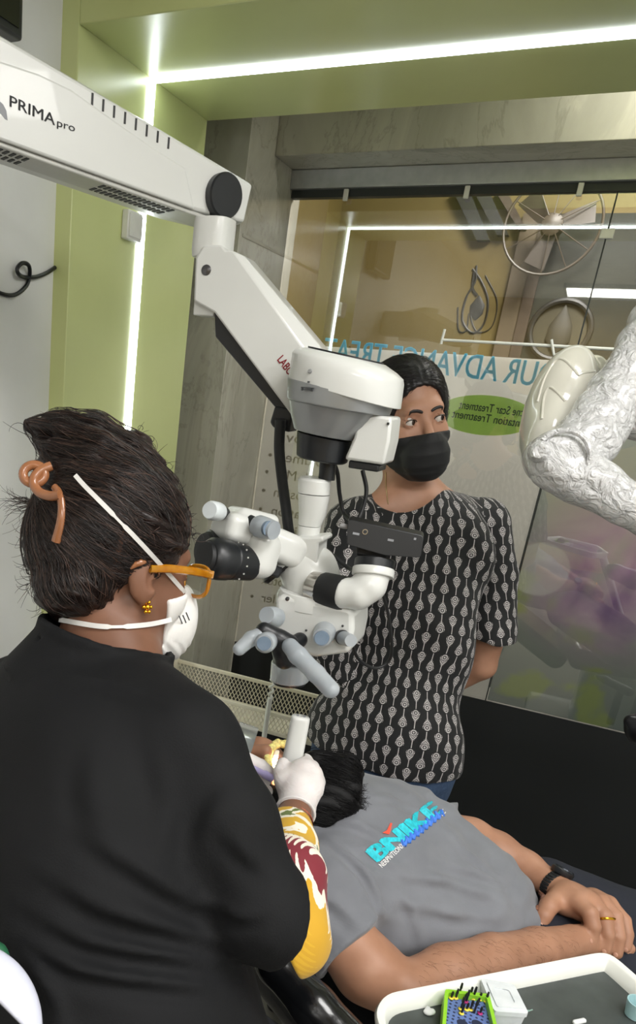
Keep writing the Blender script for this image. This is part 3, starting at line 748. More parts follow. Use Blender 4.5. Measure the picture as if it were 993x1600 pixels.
# ---- optical head: body block facing the camera
YH = 1.105
body = obj('scope_body', pix_prism([(429, 934), (440, 930), (545, 951), (552, 958), (552, 985), (545, 1021), (492, 1028), (447, 1012), (428, 1004)], (0, YH, 0), (0, 1, 0), 0.095), M_white, sc, bev=0.007, seg=3)
ym = YH + 0.048
obj('scope_collar', loft([pring((434, 938), (545, 958), 0.049, ym), pring((436, 922), (546, 943), 0.049, ym), pring((440, 914), (540, 934), 0.046, ym)]), M_white, sc, bev=0.001)
def sdf_obj(name, fn, pts, pad, h, mat, parent, **k):
    lo, hi = bounds([q[:3] for q in pts], pad); return obj(name, net(fn, lo, hi, h), mat, parent, sharp=180, **k)
zc = 1.19
a0, a1, a2 = P(492, 925, 1.2), P(482, 893, 1.2), P(458, 868, 1.2)
fn = U(0.012, s_cone(a0, M1(46, 1.2), a1, M1(42, 1.2)), s_cone(a1, M1(41, 1.2), a2, M1(33, 1.2)))
fn = AND(0.004, fn, s_plane(P(448, 866, 1.2), unit(a2 - a1)), s_plane(P(492, 940, 1.2), (0, 0, -1)))
sdf_obj('tilt_dome', fn, [a0, a1, a2], 0.06, 0.0022, M_white, sc)
# seam ring at the tilting joint
ax = unit(P(448, 858, 1.2) - P(474, 890, 1.2)); cj = P(455, 871, 1.2); x_, y_, z_ = frame(ax)
obj('tilt_seam', lathe(cj - ax * 0.008, cj - ax * 0.003, [(0, 0.0365), (1, 0.0365)], 40), M_slot, sc)
obj('tilt_ring', lathe(cj - ax * 0.004, cj + ax * 0.016, [(0, 0.037), (0.6, 0.036), (1, 0.031)], 40), M_white, sc, bev=0.001)
obj('tilt_shroud', lathe(P(428, 888, 1.2), P(436, 898, 1.2) , [(0, 0.02), (0.5, 0.026), (1, 0.022)], 28), M_blk, sc)
# binocular carrier block
r_, u_, w_ = view_basis(430, 855)
d_ = unit(P(474, 868, 1.195) - P(398, 836, 1.17)); s_ = np.cross(d_, w_); Rb = np.array([d_, unit(s_), np.cross(d_, unit(s_))])
cb = P(432, 851, 1.18); fn = s_box(cb, (M1(44, 1.18), M1(25, 1.18), 0.034), 0.016, Rb)
sdf_obj('binocular_block', fn, [cb], 0.075, 0.002, M_white, sc)
obj('block_bellows', box(P(410, 884, 1.185), (M1(48, 1.18), M1(18, 1.18), 0.05), Rb), M_blk, sc, bev=0.004)
# ocular housing
zc = 1.13
co = P(398, 862, zc + 0.02); d_ = unit(P(420, 868, 1.15) - P(340, 850, 1.12)); s_ = unit(np.cross(d_, w_)); Rb = np.array([d_, s_, np.cross(d_, s_)])
fn = U(0.01, s_box(P(393, 862, 1.145), (M1(22, 1.14), M1(38, 1.14), 0.045), 0.02, Rb), s_box(P(404, 866, 1.15), (M1(20, 1.14), M1(33, 1.14), 0.04), 0.018, Rb))
sdf_obj('ocular_housing', fn, [co], 0.085, 0.002, M_white, sc)
fn = s_box(P(372, 826, 1.14), (M1(34, 1.14), M1(22, 1.14), 0.036), 0.013, Rb)
fn = U(0.008, fn, s_box(P(392, 814, 1.15), (M1(36, 1.14), M1(17, 1.14), 0.03), 0.011, Rb))
cov = sdf_obj('ocular_cover', fn, [P(380, 825, 1.14)], 0.085, 0.002, M_white, sc)
def lathe_px(name, a, b, prof, mat, parent=None, n=32, **k):
    A = P(*a); B = P(*b); z = (a[2] + b[2]) / 2
    return obj(name, lathe(A, B, [(t, M1(r, z)) for t, r in prof], n), mat, parent or sc, **k)
# lettering on the cover
def label_on(s, pa, pb, hpx, mat, parent, bold=0.01):
    a = P(*pa); b = P(*pb); v, f = text_mesh(s, 1.0, bold=bold); L = v[:, 0].max(); d = (b - a) / L
    u = unit(np.cross(np.cross(d, view_basis(pa[0], pa[1])[2]), d)); u = u if u.dot(view_basis(pa[0], pa[1])[1]) > 0 else -u
    return obj('lettering', place((v, f), a, d, u * M1(hpx, pa[2]) / 0.7, np.zeros(3)), mat, parent)
label_on('LABOMED', (337, 829, 1.098), (357, 836, 1.098), 5, M_char, cov, 0.02)
# eyepieces, near and far
for nm, dzc, dx, dy in (('eyepiece', 0.0, 0, 0), ('eyepiece', 0.065, -2, -13)):
    a = (322 + dx, 871 + dy, 1.088 + dzc); b = (392 + dx, 881 + dy, 1.128 + dzc)
    e = lathe_px(nm, a, b, [(0.0, 22), (0.02, 27), (0.10, 32), (0.3, 32.5), (0.46, 31.5), (0.47, 29), (0.52, 29), (0.53, 30), (0.8, 28), (1, 27)], M_blk, bev=0.0006)
    lathe_px('eye_cup', (318 + dx, 870 + dy, 1.086 + dzc), (334 + dx, 873 + dy, 1.095 + dzc), [(0, 24), (0.3, 26), (1, 24)], M_rub)
    A, B = P(*a), P(*b); axd = unit(B - A); x_, y_, z_ = frame(axd)
    for k in range(14):
        t_ = 2 * np.pi * k / 14; rr = M1(29.6, 1.11 + dzc)
        obj('scale_dot', box(A + (B - A) * 0.66 + (x_ * math.cos(t_) + y_ * math.sin(t_)) * rr, (0.0018, 0.0018, 0.0018)), M_clip, e)
obj('index_dot', sphere(P(348, 851, 1.092), 0.0022, 8, 6), M_red, cov)
# knobs with clear caps
lathe_px('knob_stem', (350, 802, 1.12), (336, 798, 1.09), [(0, 10), (1, 10)], M_blk)
k1 = lathe_px('focus_knob', (342, 800, 1.10), (327, 797, 1.075), [(0, 14), (0.2, 15), (0.8, 15), (1, 12.5)], pm('white knob', (214, 220, 222), 0.3))
lathe_px('knob_stem', (389, 815, 1.115), (405, 822, 1.105), [(0, 11), (1, 11)], M_blk)
lathe_px('focus_knob', (400, 821, 1.10), (428, 829, 1.075), [(0, 15), (0.15, 17.5), (0.5, 17), (1, 14.5)], M_frost)
lathe_px('knob_face', (417, 825.5, 1.0765), (420.5, 826.3, 1.0725), [(0, 12), (1, 12)], M_bluek)
# body details
YB0 = YH - 0.002
label_on('LABOMED', (434, 961, 1.148), (450, 964, 1.148), 2.6, M_red, body, 0.03)
lathe_px('zoom_knob', (509, 985, 1.165), (503, 996, 1.112), [(0, 18), (0.3, 18), (0.8, 15.5), (1, 14)], M_frost)
lathe_px('knob_face', (502.6, 996.6, 1.111), (502.2, 997.4, 1.107), [(0, 11.5), (1, 11)], M_bluek)
lathe_px('filter_collar', (532, 993, 1.155), (535, 996, 1.13), [(0, 11.5), (1, 11.5)], M_blk)
lathe_px('filter_knob', (534, 996, 1.14), (548, 1001, 1.10), [(0, 12), (0.7, 10.5), (1, 9.5)], M_frost)
lathe_px('side_knob', (432, 965, 1.175), (416, 961, 1.15), [(0, 15), (0.5, 16), (1, 13)], M_frost)
for x, y in ((478, 985), (535, 978)):
    q = PL(x, y, 1, YH); obj('screw', sphere(q, 0.0018, 8, 6), M_slot, body)
q = PL(449, 936, 1, YH + 0.002); obj('lock_screw', sphere(q, 0.0035, 12, 8), M_slot, sc)
# objective and handles
obj('objective_neck', loft([pring((428, 1012), (474, 1021), 0.024, ym), pring((428, 1034), (474, 1042), 0.024, ym)]), M_blk, sc)
obj('objective_ring', loft([pring((426, 1030), (483, 1040), 0.029, ym), pring((424, 1056), (481, 1066), 0.029, ym), pring((427, 1060), (478, 1068), 0.027, ym)]), M_frost, sc, bev=0.001)
obj('objective_lens', loft([pring((428, 1061), (477, 1069), 0.0265, ym), pring((429, 1064), (476, 1071), 0.025, ym)]), M_blk, sc)
fn = U(0.006, s_cone(P(412, 985, 1.12), M1(13, 1.12), P(452, 1005, 1.12), M1(14, 1.12)), s_cone(P(436, 1000, 1.12), M1(15, 1.12), P(444, 1030, 1.14), M1(16, 1.14)), s_cone(P(440, 1020, 1.13), M1(12, 1.13), P(468, 1000, 1.15), M1(12, 1.15)))
sdf_obj('handle_hub', fn, [P(412, 985, 1.12), P(452, 1005, 1.12), P(444, 1030, 1.14), P(468, 1000, 1.15)], 0.03, 0.002, M_blk, sc)
lathe_px('hub_cap', (420, 1001, 1.12), (413, 1005, 1.085), [(0, 14.5), (0.5, 16), (0.9, 16), (1, 13)], M_frost)
lathe_px('knob_face', (412.6, 1005.2, 1.084), (412, 1005.6, 1.081), [(0, 11), (1, 11)], M_bluek)
fn = chain([J(408, 990, 1.12, 11), J(392, 998, 1.115, 11.5), J(374, 1014, 1.11, 10.5)], 0.004)
sdf_obj('handle_grip', fn, [P(408, 990, 1.12), P(374, 1014, 1.11)], 0.02, 0.0015, M_frost, sc)
fn = chain([J(453, 1010, 1.10, 13), J(465, 1024, 1.09, 14.5), J(493, 1052, 1.075, 14), J(516, 1077, 1.06, 14)], 0.004)
sdf_obj('handle_grip', fn, [P(453, 1010, 1.1), P(516, 1077, 1.06)], 0.025, 0.0015, M_frost, sc)
# side camera port with elbow
lathe_px('port_ring', (488, 916, 1.165), (506, 921, 1.15), [(0, 24), (1, 24)], M_chrome)
lathe_px('port_nut', (502, 920, 1.155), (540, 928, 1.125), [(0, 25), (0.1, 27), (0.85, 27), (1, 25)], M_rub, n=20)
el = [J(536, 927, 1.125, 24), J(560, 927, 1.115, 25), J(576, 915, 1.11, 26), J(583, 893, 1.11, 27)]
fn = chain(el, 0.004); fn = AND(0.002, fn, s_plane(P(583, 893, 1.11), unit(P(585, 880, 1.11) - P(581, 905, 1.11))), s_plane(P(532, 927, 1.125), unit(P(500, 920, 1.15) - P(540, 928, 1.125))))
sdf_obj('port_elbow', fn, el, 0.04, 0.002, M_white, sc)
lathe_px('elbow_ring', (581.5, 901, 1.11), (583.5, 888, 1.11), [(0, 31), (0.1, 32), (0.9, 32), (1, 31)], M_white, bev=0.0008)
lathe_px('phone_cup', (583.5, 889, 1.11), (585.8, 874, 1.11), [(0, 30.5), (0.9, 31), (1, 29)], M_blk, bev=0.0008)
obj('cup_grip', pix_prism([(556, 852), (606, 862), (606, 870), (596, 876), (556, 868)], P(580, 858, 1.10), view_basis(580, 858)[2], 0.04), M_rub, sc, bev=0.004)
# cables of the microscope
def cable(name, pts, r, parent, mat=M_rub, n=40, flat=1.0): return obj(name, tube(smooth_path([P(*q) for q in pts], n), r, 10, flat=flat), mat, parent)
cable('flat_cable', [(438, 655, 1.18), (436, 700, 1.2), (440, 745, 1.22), (446, 790, 1.235), (452, 835, 1.235), (462, 860, 1.22)], 0.0085, sc)
cable('thin_cable', [(520, 720, 1.18), (527, 740, 1.19), (530, 770, 1.21), (536, 800, 1.22), (548, 812, 1.2), (560, 810, 1.18), (572, 770, 1.19), (566, 735, 1.19)], 0.0032, sc)
cable('thin_cable', [(470, 845, 1.22), (500, 850, 1.25), (520, 868, 1.22), (545, 888, 1.2), (560, 890, 1.16)], 0.0032, sc)
cable('thin_cable', [(548, 1000, 1.17), (560, 1030, 1.2), (585, 1044, 1.22), (606, 1034, 1.22), (612, 1010, 1.2), (606, 960, 1.17), (598, 930, 1.14)], 0.0025, sc)
# light of the microscope: a beam straight down on the mouth
lc = np.array(P(452, 1066, 1.18))
ld = bpy.data.lights.new('microscope_lamp', 'SPOT'); ld.energy = 40.0; ld.spot_size = math.radians(14); ld.spot_blend = 0.35; ld.color = (1.0, 0.86, 0.6); ld.shadow_soft_size = 0.008
lo = bpy.data.objects.new('microscope_lamp', ld); C.objects.link(lo)
MOUTH = P(441, 1195, 1.23)
lc = lc + unit(MOUTH - lc) * 0.02
lo.location = lc; lo.rotation_euler = Vector(MOUTH - lc).to_track_quat('-Z', 'Y').to_euler()
# ---- phone clamped on the camera port
ph = thing('smartphone', P(597, 842, 1.09), 'black smartphone lying in the white elbow camera adapter of the microscope', 'phone')
pn = view_basis(597, 842)[2]; pq = P(597, 842, 1.075)
poly = rounded(np.array([PN(x, y, pq, pn) for x, y in ((543, 811), (662, 837), (657, 872), (600, 868), (541, 851))]), 0.005, 4)
obj('case', prism(poly, pn * 0.02 + np.array([0, 0, 0.006])), M_blk, ph, bev=0.003)
obj('screen_edge', prism(np.array([PN(x, y, pq + pn * 0.01, pn) for x, y in ((548, 809.5), (658, 834), (658, 837), (548, 812.5))]), pn * 0.01), pm('glass edge', (120, 112, 104), 0.15), ph)
q = PN(570, 831, pq - pn * 0.0006, pn); x_, y_, z_ = view_basis(570, 831)
obj('camera_ring', lathe(q - pn * 0.001, q + pn * 0.002, [(0, 0.0038), (1, 0.0042)], 16), M_chrome, ph)
obj('camera_lens', lathe(q - pn * 0.0015, q + pn * 0.002, [(0, 0.0026), (1, 0.0026)], 16), M_blk, ph)
for x, y, w in ((556, 834, 0.009), (610, 844, 0.008), (648, 842, 0.003)):
    q = PN(x, y, pq, pn); obj('mark', box(q, (w, 0.0012, 0.003), np.array([unit(PN(x + 10, y + 2, pq, pn) - q), pn, unit(np.cross(pn, PN(x + 10, y + 2, pq, pn) - q))])), M_grey, ph)
obj('charging_plug', lathe(P(546, 824, 1.10), P(531, 821, 1.10), [(0, 0.0035), (0.9, 0.0035), (1, 0.0025)], 12), pm('grey plug', (150, 150, 150), 0.4), ph)

# ================================================================== dental lamp wrapped in film
g = G('clear film over white plastic')
v1 = g.node('ShaderNodeTexVoronoi', feature='DISTANCE_TO_EDGE'); g.link(g.mapped((1, 1, 1)), v1.inputs['Vector']); v1.inputs['Scale'].default_value = 38
n = g.noise(scale=45, detail=5, dist=2.5)
g.p(color=g.ramp(n, [(0.3, (206, 206, 206)), (0.7, (222, 222, 222))]), rough=0.14, spec=0.7, coat=0.6, coatr=0.08).bump(n + E(g.nt, v1.outputs[0]) * 0.6, 0.9, 0.012); M_film = g.m
g = G('ivory lamp plastic'); g.p(color=g.ramp(g.noise(scale=8), [(0.3, (214, 212, 198)), (0.7, (224, 222, 210))]), rough=0.16, coat=0.5); M_ivory = g.m
dl = thing('dental_lamp', P(1000, 700, 1.2), 'white dental lamp with arms wrapped in clear film at the right edge', 'lamp')
def rough_film(fn, amp=0.0022, fr=70):
    def f(p):
        q = p * fr; return fn(p) + amp * (np.sin(q[:, 0] + 2 * np.sin(q[:, 1] * 0.7)) * np.sin(q[:, 2] * 1.3 + np.sin(q[:, 0] * 0.6)) + 0.5 * np.sin(q[:, 1] * 2.1 + q[:, 2] * 1.7))
    return f
js = [J(1075, 420, 1.10, 42), J(990, 580, 1.10, 43), J(915, 690, 1.10, 47), J(878, 735, 1.10, 46)]
sdf_obj('upper_arm', AND(0.006, rough_film(chain(js, 0.004)), s_plane(P(868, 748, 1.10), unit(P(860, 760, 1.1) - P(990, 580, 1.1)))), js, 0.06, 0.003, M_film, dl)
js = [J(866, 718, 1.09, 45), J(905, 745, 1.08, 40), J(985, 790, 1.05, 32), J(1070, 838, 1.02, 27)]
sdf_obj('lower_arm', rough_film(chain(js, 0.006)), js, 0.06, 0.003, M_film, dl)
js = [J(960, 640, 1.25, 30), J(1060, 680, 1.25, 28)]
sdf_obj('rear_arm', rough_film(chain(js, 0.004)), js, 0.05, 0.004, M_film, dl)
# lamp head: flattened petal shell behind the elbow
r_, u_, w_ = view_basis(880, 650); axl = unit(r_ * 0.28 + u_ * 0.96); bxl = unit(np.cross(w_, axl)); Rl = np.array([bxl, axl, w_])
cl = P(872, 655, 1.2)
def pel(px, py, rx, ry, d, zc, ang=0.0):
    a = math.radians(ang); r, u, w = view_basis(px, py); e1 = r * math.cos(a) - u * math.sin(a); e2 = r * math.sin(a) + u * math.cos(a)
    return s_ell(P(px, py, zc), (M1(rx, zc), M1(ry, zc), d), np.array([e1, e2, w]))
shell = U(0.02, pel(872, 642, 50, 96, 0.05, 1.21, 8), pel(855, 690, 36, 62, 0.05, 1.2, 4), pel(905, 620, 38, 62, 0.04, 1.23, 14))
sdf_obj('lamp_head', shell, [cl], 0.15, 0.003, M_ivory, dl)
for pts in ([(839, 628), (850, 592), (866, 565), (879, 561), (892, 572), (903, 586)], [(846, 655), (849, 622), (857, 605), (868, 611), (882, 627)], [(903, 586), (912, 582), (928, 580)]):
    q = smooth_path(np.array(pts, float), 20); R_ = np.array([ray(x, y) for x, y in q]); t = np.full(len(q), 1.0)
    for _ in range(60): t = t + shell(R_ * t[:, None] + CAMP) * 0.8
    obj('shell_ridge', tube(R_ * t[:, None] + CAMP, 0.002, 8), M_ivory, dl)
c_ = P(842, 706, 1.05); w_ = view_basis(842, 706)[2]
obj('elbow_cap', lathe(c_ - w_ * 0.002, c_ + w_ * 0.02, [(0, 0.008), (0.3, 0.0125), (1, 0.015)], 24), M_film, dl)
ec = P(876, 716, 1.07); t = np.linspace(-2.4, 0.6, 24); r_, u_, w_ = view_basis(876, 716)
obj('film_collar', tube(ec + (r_ * 1.0)[None] * (np.cos(t) * 0.034)[:, None] - u_[None] * (np.sin(t) * 0.036)[:, None] - w_ * 0.012, 0.0035, 8), M_film, dl)
# lamp post going up to the ceiling, out of the picture
a = P(1075, 420, 1.10); obj('post', cyl(a, (a[0] + 0.35, a[1] + 0.1, CEIL), 0.035), M_white, dl)
b = P(1070, 838, 1.02); a2 = P(1060, 680, 1.25); obj('lamp_yoke', tube(smooth_path([a2, (a2 + b) / 2 + np.array([0.10, 0.02, 0.0]), b], 20), 0.022, 14), M_white, dl)
# ================================================================== people: shared builders
def hit(fn, pix, z0=0.45, n=50, off=0.0, k=0.85):
    """points where the sight lines of photo pixels meet an implicit surface"""
    R = np.array([ray(x, y) for x, y in pix]); L = np.linalg.norm(R, axis=1); t = np.full(len(R), z0)
    for _ in range(n): t = t + np.clip(fn(R * t[:, None] + CAMP), -0.05, 0.15) * k / L
    p = R * t[:, None] + CAMP; bad = np.abs(fn(p)) > 0.01
    if bad.any():                                    # sight lines that pass by: nearest surface point instead
        t[bad] = np.median(t[~bad]) if (~bad).any() else 1.0; p = R * t[:, None] + CAMP; p[bad] = drape(fn, p[bad], 0.0, 8)
    return p + grad(fn, p) * off if off else p
def drape(fn, p, off=0.001, n=6):
    p = np.array(p, float)
    for _ in range(n): p = p - (fn(p) - off)[:, None] * grad(fn, p)
    return p
def near(fn, c, rad):
    """evaluate a detailed shape only near its centre"""
    c = np.asarray(c)[:3]
    def f(p):
        e = np.linalg.norm(p - c, axis=1); m = e < rad + 0.04; d = e - rad + 0.02
        if m.any(): d[m] = fn(p[m])
        return d
    return f
class Head:
    def __init__(s, C0, F, Uv, scale=1.0, ear=True):
        s.C = np.asarray(C0, float); s.F = unit(F); Uv = np.asarray(Uv, float); s.U = unit(Uv - Uv.dot(s.F) * s.F); s.S = np.cross(s.F, s.U)
        s.R = np.array([s.F, s.S, s.U]); s.k = scale
        cr = s_ell((-0.014, 0, 0.034), (0.098, 0.076, 0.094)); fa = s_ell((0.03, 0, -0.035), (0.062, 0.06, 0.082))
        ch = s_ell((0.068, 0, -0.102), (0.02, 0.026, 0.018))
        jaw = [s_cone((0.0, q * 0.054, -0.055), 0.018, (0.06, q * 0.016, -0.103), 0.016) for q in (1, -1)]
        ck = [s_ell((0.055, q * 0.038, -0.032), (0.028, 0.024, 0.03)) for q in (1, -1)]
        brow = s_cone((0.078, 0.03, 0.022), 0.013, (0.078, -0.03, 0.022), 0.013)
        b = U(0.025, cr, fa, ch, *jaw); b = U(0.018, b, brow, *ck)
        b = SUB(0.012, b, *[s_ell((0.1, q * 0.033, 0.001), (0.019, 0.018, 0.011)) for q in (1, -1)])
        nose = U(0.006, s_cone((0.086, 0, 0.006), 0.008, (0.107, 0, -0.036), 0.011), s_ell((0.097, 0.011, -0.042), (0.011, 0.007, 0.008)), s_ell((0.097, -0.011, -0.042), (0.011, 0.007, 0.008)))
        b = U(0.009, b, nose)
        b = SUB(0.002, b, *[s_ell((0.101, q * 0.0065, -0.051), (0.006, 0.0036, 0.005)) for q in (1, -1)])
        lids = []
        for q in (1, -1):
            lids.append(SUB(0.0015, s_ell((0.0775, q * 0.032, 0), (0.0142, 0.0155, 0.0135)), s_ell((0.094, q * 0.032, -0.0005), (0.02, 0.0128, 0.0056)), s_ell((0.0775, q * 0.032, 0), (0.0118, 0.012, 0.0118))))
        b = U(0.003, b, *lids)
        b = SUB(0.001, b, *[s_ell((0.094, q * 0.032, -0.0005), (0.013, 0.0124, 0.0054)) for q in (1, -1)])
        if ear:
            for q in (1, -1):
                e = s_ell((-0.012, q * 0.077, -0.012), (0.021, 0.008, 0.032), np.array([[0.94, q * 0.34, 0], [-q * 0.34, 0.94, 0], [0, 0, 1]]))
                lobe = s_ell((-0.004, q * 0.073, -0.038), (0.010, 0.006, 0.012))
                cup = s_ell((-0.004, q * 0.0865, -0.008), (0.011, 0.009, 0.019))
                cup2 = s_ell((0.006, q * 0.083, -0.018), (0.006, 0.008, 0.008))
                b = U(0.005, b, SUB(0.003, U(0.006, e, lobe), cup, cup2))
        s.g = b
    def fn(s, p):
        e = np.linalg.norm(p - s.C, axis=1); m = e < 0.21; d = e - 0.15
        if m.any(): d[m] = s.g((p[m] - s.C) @ s.R.T / s.k) * s.k
        return d
    def W(s, f, sd, u): return s.C + s.k * (f * s.F + sd * s.S + u * s.U)
    def loc(s, p): return (p - s.C) @ s.R.T / s.k
    def lfn(s, g): return lambda p: g(s.loc(p)) * s.k
def folds(fn, amp, fr, ax=None, mask=None):
    """cloth folds: displaced by warped waves along the axis ax"""
    ax = unit(ax if ax is not None else (0, 0, 1)); e1, e2, _ = frame(ax)
    def f(p):
        a = p @ ax * fr; b = p @ e1 * fr * 0.35; c = p @ e2 * fr * 0.35
        d = np.sin(a + 1.7 * np.sin(b * 1.1 + 0.6) + 1.3 * np.sin(c * 1.3 + 2)) * np.sin(0.45 * a + 1.4 * b + 0.7 * c) + 0.5 * np.sin(1.9 * a + 2.3 * np.sin(c) + b)
        m = mask(p) if mask else 1.0
        return fn(p) + amp * d * m
    return f
def creases(fn, base, lines, z0=0.6):
    """cloth creases: a ridge beside a valley along photo-traced lines (pixels, depth, width)"""
    C_ = []
    for pts, amp, wd in lines:
        p = hit(base, smooth_path(np.array(pts, float), 7), z0); n_ = grad(base, p); T_ = np.gradient(p, axis=0); s_ = np.cross(n_, T_); s_ /= np.linalg.norm(s_, axis=1)[:, None] + 1e-9
        C_.append((p, s_, amp, wd, (p.min(0) - 4 * wd, p.max(0) + 4 * wd)))
    def f(p):
        d = fn(p)
        for q, s_, amp, wd, (lo, hi) in C_:
            m = ((p > lo) & (p < hi)).all(1)
            if not m.any(): continue
            x = p[m]; best = np.full(len(x), 1e9); side = np.zeros(len(x)); fade = np.ones(len(x))
            for i in range(len(q) - 1):
                ab = q[i + 1] - q[i]; t = np.clip((x - q[i]) @ ab / (ab @ ab), 0, 1); r = x - q[i] - t[:, None] * ab; e = np.linalg.norm(r, axis=1); b = e < best
                best = np.where(b, e, best); side = np.where(b, r @ s_[i], side); u = (i + t) / (len(q) - 1); fade = np.where(b, np.sin(np.pi * np.clip(u, 0.06, 0.94)), fade)
            d[m] += amp * fade * (np.exp(-(best / wd) ** 2) - 0.8 * np.exp(-((side - 1.6 * wd) / wd) ** 2 - (np.maximum(best - 3 * wd, 0) / wd) ** 2) * (best < 4 * wd))
        return d
    return f
def skin_mat(name, c0, c1, hairy=0.0):
    g = G(name); n = g.noise(scale=14, detail=5); n2 = g.noise(scale=160, detail=3)
    col = g.ramp(n, [(0.3, c0), (0.7, c1)])
    g.p(color=col, rough=0.48, sss=0.06, spec=0.4); g.b.inputs['Subsurface Radius'].default_value = (0.012, 0.005, 0.003)
    g.bump(n2, 0.12, 0.0008); return g.m
def cloth_mat(name, c0, c1, rough=0.85, bs=420, bstr=0.25, sheen=0.15):
    g = G(name); n = g.noise(scale=9, detail=5); w = g.noise(scale=bs, detail=2); f = g.noise(g.mapped((1, 1, 2.5)), 11, 5, 0.5, 0.6)
    g.p(color=g.ramp(n, [(0.3, c0), (0.7, c1)]), rough=rough, sheen=sheen).bump(w * 0.08 + f, bstr, 0.006); return g.m
def hair_mat(name, c0, c1, scale=(60, 60, 60), rough=0.38):
    g = G(name); n = g.noise(g.mapped(scale), 1.0, 4, 0.6, 0.4)
    g.p(color=g.ramp(n, [(0.3, c0), (0.68, c1)]), rough=rough, spec=0.35).bump(n, 0.5, 0.004); return g.m
def strands(name, paths, r0, mat, parent, r1=None):
    """many fine hairs as thin 3-sided tubes in one mesh"""
    V = []; F = []; n = 0; r1 = r0 * 0.35 if r1 is None else r1
    for p in paths:
        p = np.asarray(p); T, X, Y = path_frames(p); m = len(p); rr = np.linspace(r0, r1, m)
        for k in range(3):
            a = 2 * np.pi * k / 3; V.append(p + (X * math.cos(a) + Y * math.sin(a)) * rr[:, None])
        for i in range(m - 1):
            for k in range(3):
                l = (k + 1) % 3; F.append([n + k * m + i, n + l * m + i, n + l * m + i + 1, n + k * m + i + 1])
        n += 3 * m
    return obj(name, (np.concatenate(V), F), mat, parent, sharp=180, kind='stuff')
def flow_hair(fn, seeds, field, steps=14, ds=0.008, off=0.001, jit=0.15):
    """hairs that lie on an implicit surface and follow a direction field"""
    p = drape(fn, seeds, off); P_ = [p.copy()]; J_ = rng.normal(0, jit, (len(p), 3)); o_ = rng.uniform(0.0, 0.0022, len(p))
    for i in range(steps):
        d = field(p) + J_; g_ = grad(fn, p); d = d - (d * g_).sum(1)[:, None] * g_; d /= np.linalg.norm(d, axis=1)[:, None] + 1e-9
        p = p + d * ds; p = p - (fn(p) - off - o_)[:, None] * grad(fn, p); P_.append(p.copy())
    return np.stack(P_, 1)
def band(name, pts, normals, w, t, mat, parent):
    """flat strap along pts: width w across, thickness t along the normals"""
    pts = np.asarray(pts); T = np.gradient(pts, axis=0); T /= np.linalg.norm(T, axis=1)[:, None]; B = np.cross(T, normals); B /= np.linalg.norm(B, axis=1)[:, None]
    w = np.broadcast_to(w, (len(pts),))[:, None]
    return obj(name, loft([np.array([a, b, c, d]) for a, b, c, d in zip(pts - B * w / 2, pts + B * w / 2, pts + B * w / 2 + normals * t, pts - B * w / 2 + normals * t)]), mat, parent)
def sd(name, fn, pts, pad, h, mat, parent, smooth=1, **k):
    lo, hi = bounds([np.asarray(q)[:3] for q in pts], pad); return obj(name, net(fn, lo, hi, h, smooth), mat, parent, sharp=180, **k)
def eye(head, q, gaze, parent):
    c = head.W(0.0775, q * 0.032, 0); r = 0.0119 * head.k
    e = obj('eye', sphere(c, r, 24, 16), pm('eye white', (205, 198, 190), 0.2, coat=0.5), parent, sharp=180)
    gz = unit(gaze); x, y, z = frame(gz)
    def cap(ra, off): return loft([ring(c + gz * (math.sqrt(max((r + off) ** 2 - q_ * q_, 0))), x, y, max(q_, 1e-5), None, 20) for q_ in np.linspace(ra, 0, 5)], cap=False)
    obj('iris', cap(0.0058 * head.k, 0.0003), pm('brown iris', (52, 34, 24), 0.15, coat=0.6), e, sharp=180)
    obj('pupil', cap(0.0026 * head.k, 0.0006), pm('pupil', (6, 6, 6), 0.1), e, sharp=180)
M_glove = None
g = G('white latex glove'); n = g.noise(scale=30, detail=5); n2 = g.noise(g.mapped((1, 1, 3)), 70, 4, 0.5, 1.0)
g.p(color=g.ramp(n, [(0.3, (206, 198, 196)), (0.7, (224, 218, 216))]), rough=0.5, sss=0.05, spec=0.35).bump(n2, 0.3, 0.003); M_glove = g.m
# ================================================================== seated operator, seen from behind
r_, u_, w_ = view_basis(222, 885)
Fo = 0.80 * (0.985 * r_ - 0.17 * u_) + 0.60 * w_; Uo = 0.985 * u_ + 0.17 * r_
ho = Head(P(186, 880, 0.985), Fo, Uo, 0.95)
op = thing('person', (P(150, 1500, 0.95)[0], P(150, 1500, 0.95)[1], 0.0), 'seated woman in black jacket, white respirator mask and amber glasses, looking into the eyepiece', 'person')
SKO = skin_mat('brown skin', (112, 76, 57), (132, 92, 71))
wz = unit([w_[0], w_[1], 0]); rz = unit(np.cross(wz, [0, 0, 1])); Z3 = np.array([0, 0, 1.])
Ft = unit(0.80 * rz + 0.60 * wz); St = unit(np.cross(Ft, Z3)); RT = np.array([Ft, St, Z3])
NB = P(170, 1020, 0.985)                                         # base of the neck
# jacket
tor = U(0.07, s_ell(P(135, 1200, 0.99), (0.145, 0.20, 0.16), RT), s_ell(P(120, 1380, 0.96), (0.165, 0.205, 0.22), RT), s_ell(P(150, 1620, 0.93), (0.20, 0.22, 0.2), RT))
shR = J(292, 1160, 0.87, 66); elR = J(412, 1425, 0.825, 74)
shL = J(30, 1095, 1.13, 62); elL = J(245, 1330, 1.09, 48); wrL = J(338, 1212, 1.125, 32)
trap = U(0.05, s_cone(P(172, 1066, 0.985), 0.055, shR[:3], 0.058), s_cone(P(150, 1055, 0.985), 0.055, shL[:3], 0.058))
sleeve = chain([shR, J(355, 1285, 0.84, 74), elR, J(445, 1440, 0.84, 80)], 0.02)
cuff_n = unit(r_ * 0.88 - u_ * 0.34 + w_ * 0.15)
sleeve = AND(0.004, sleeve, s_plane(P(448, 1427, 0.84), cuff_n))
sleeveL = chain([shL, elL, wrL], 0.02)
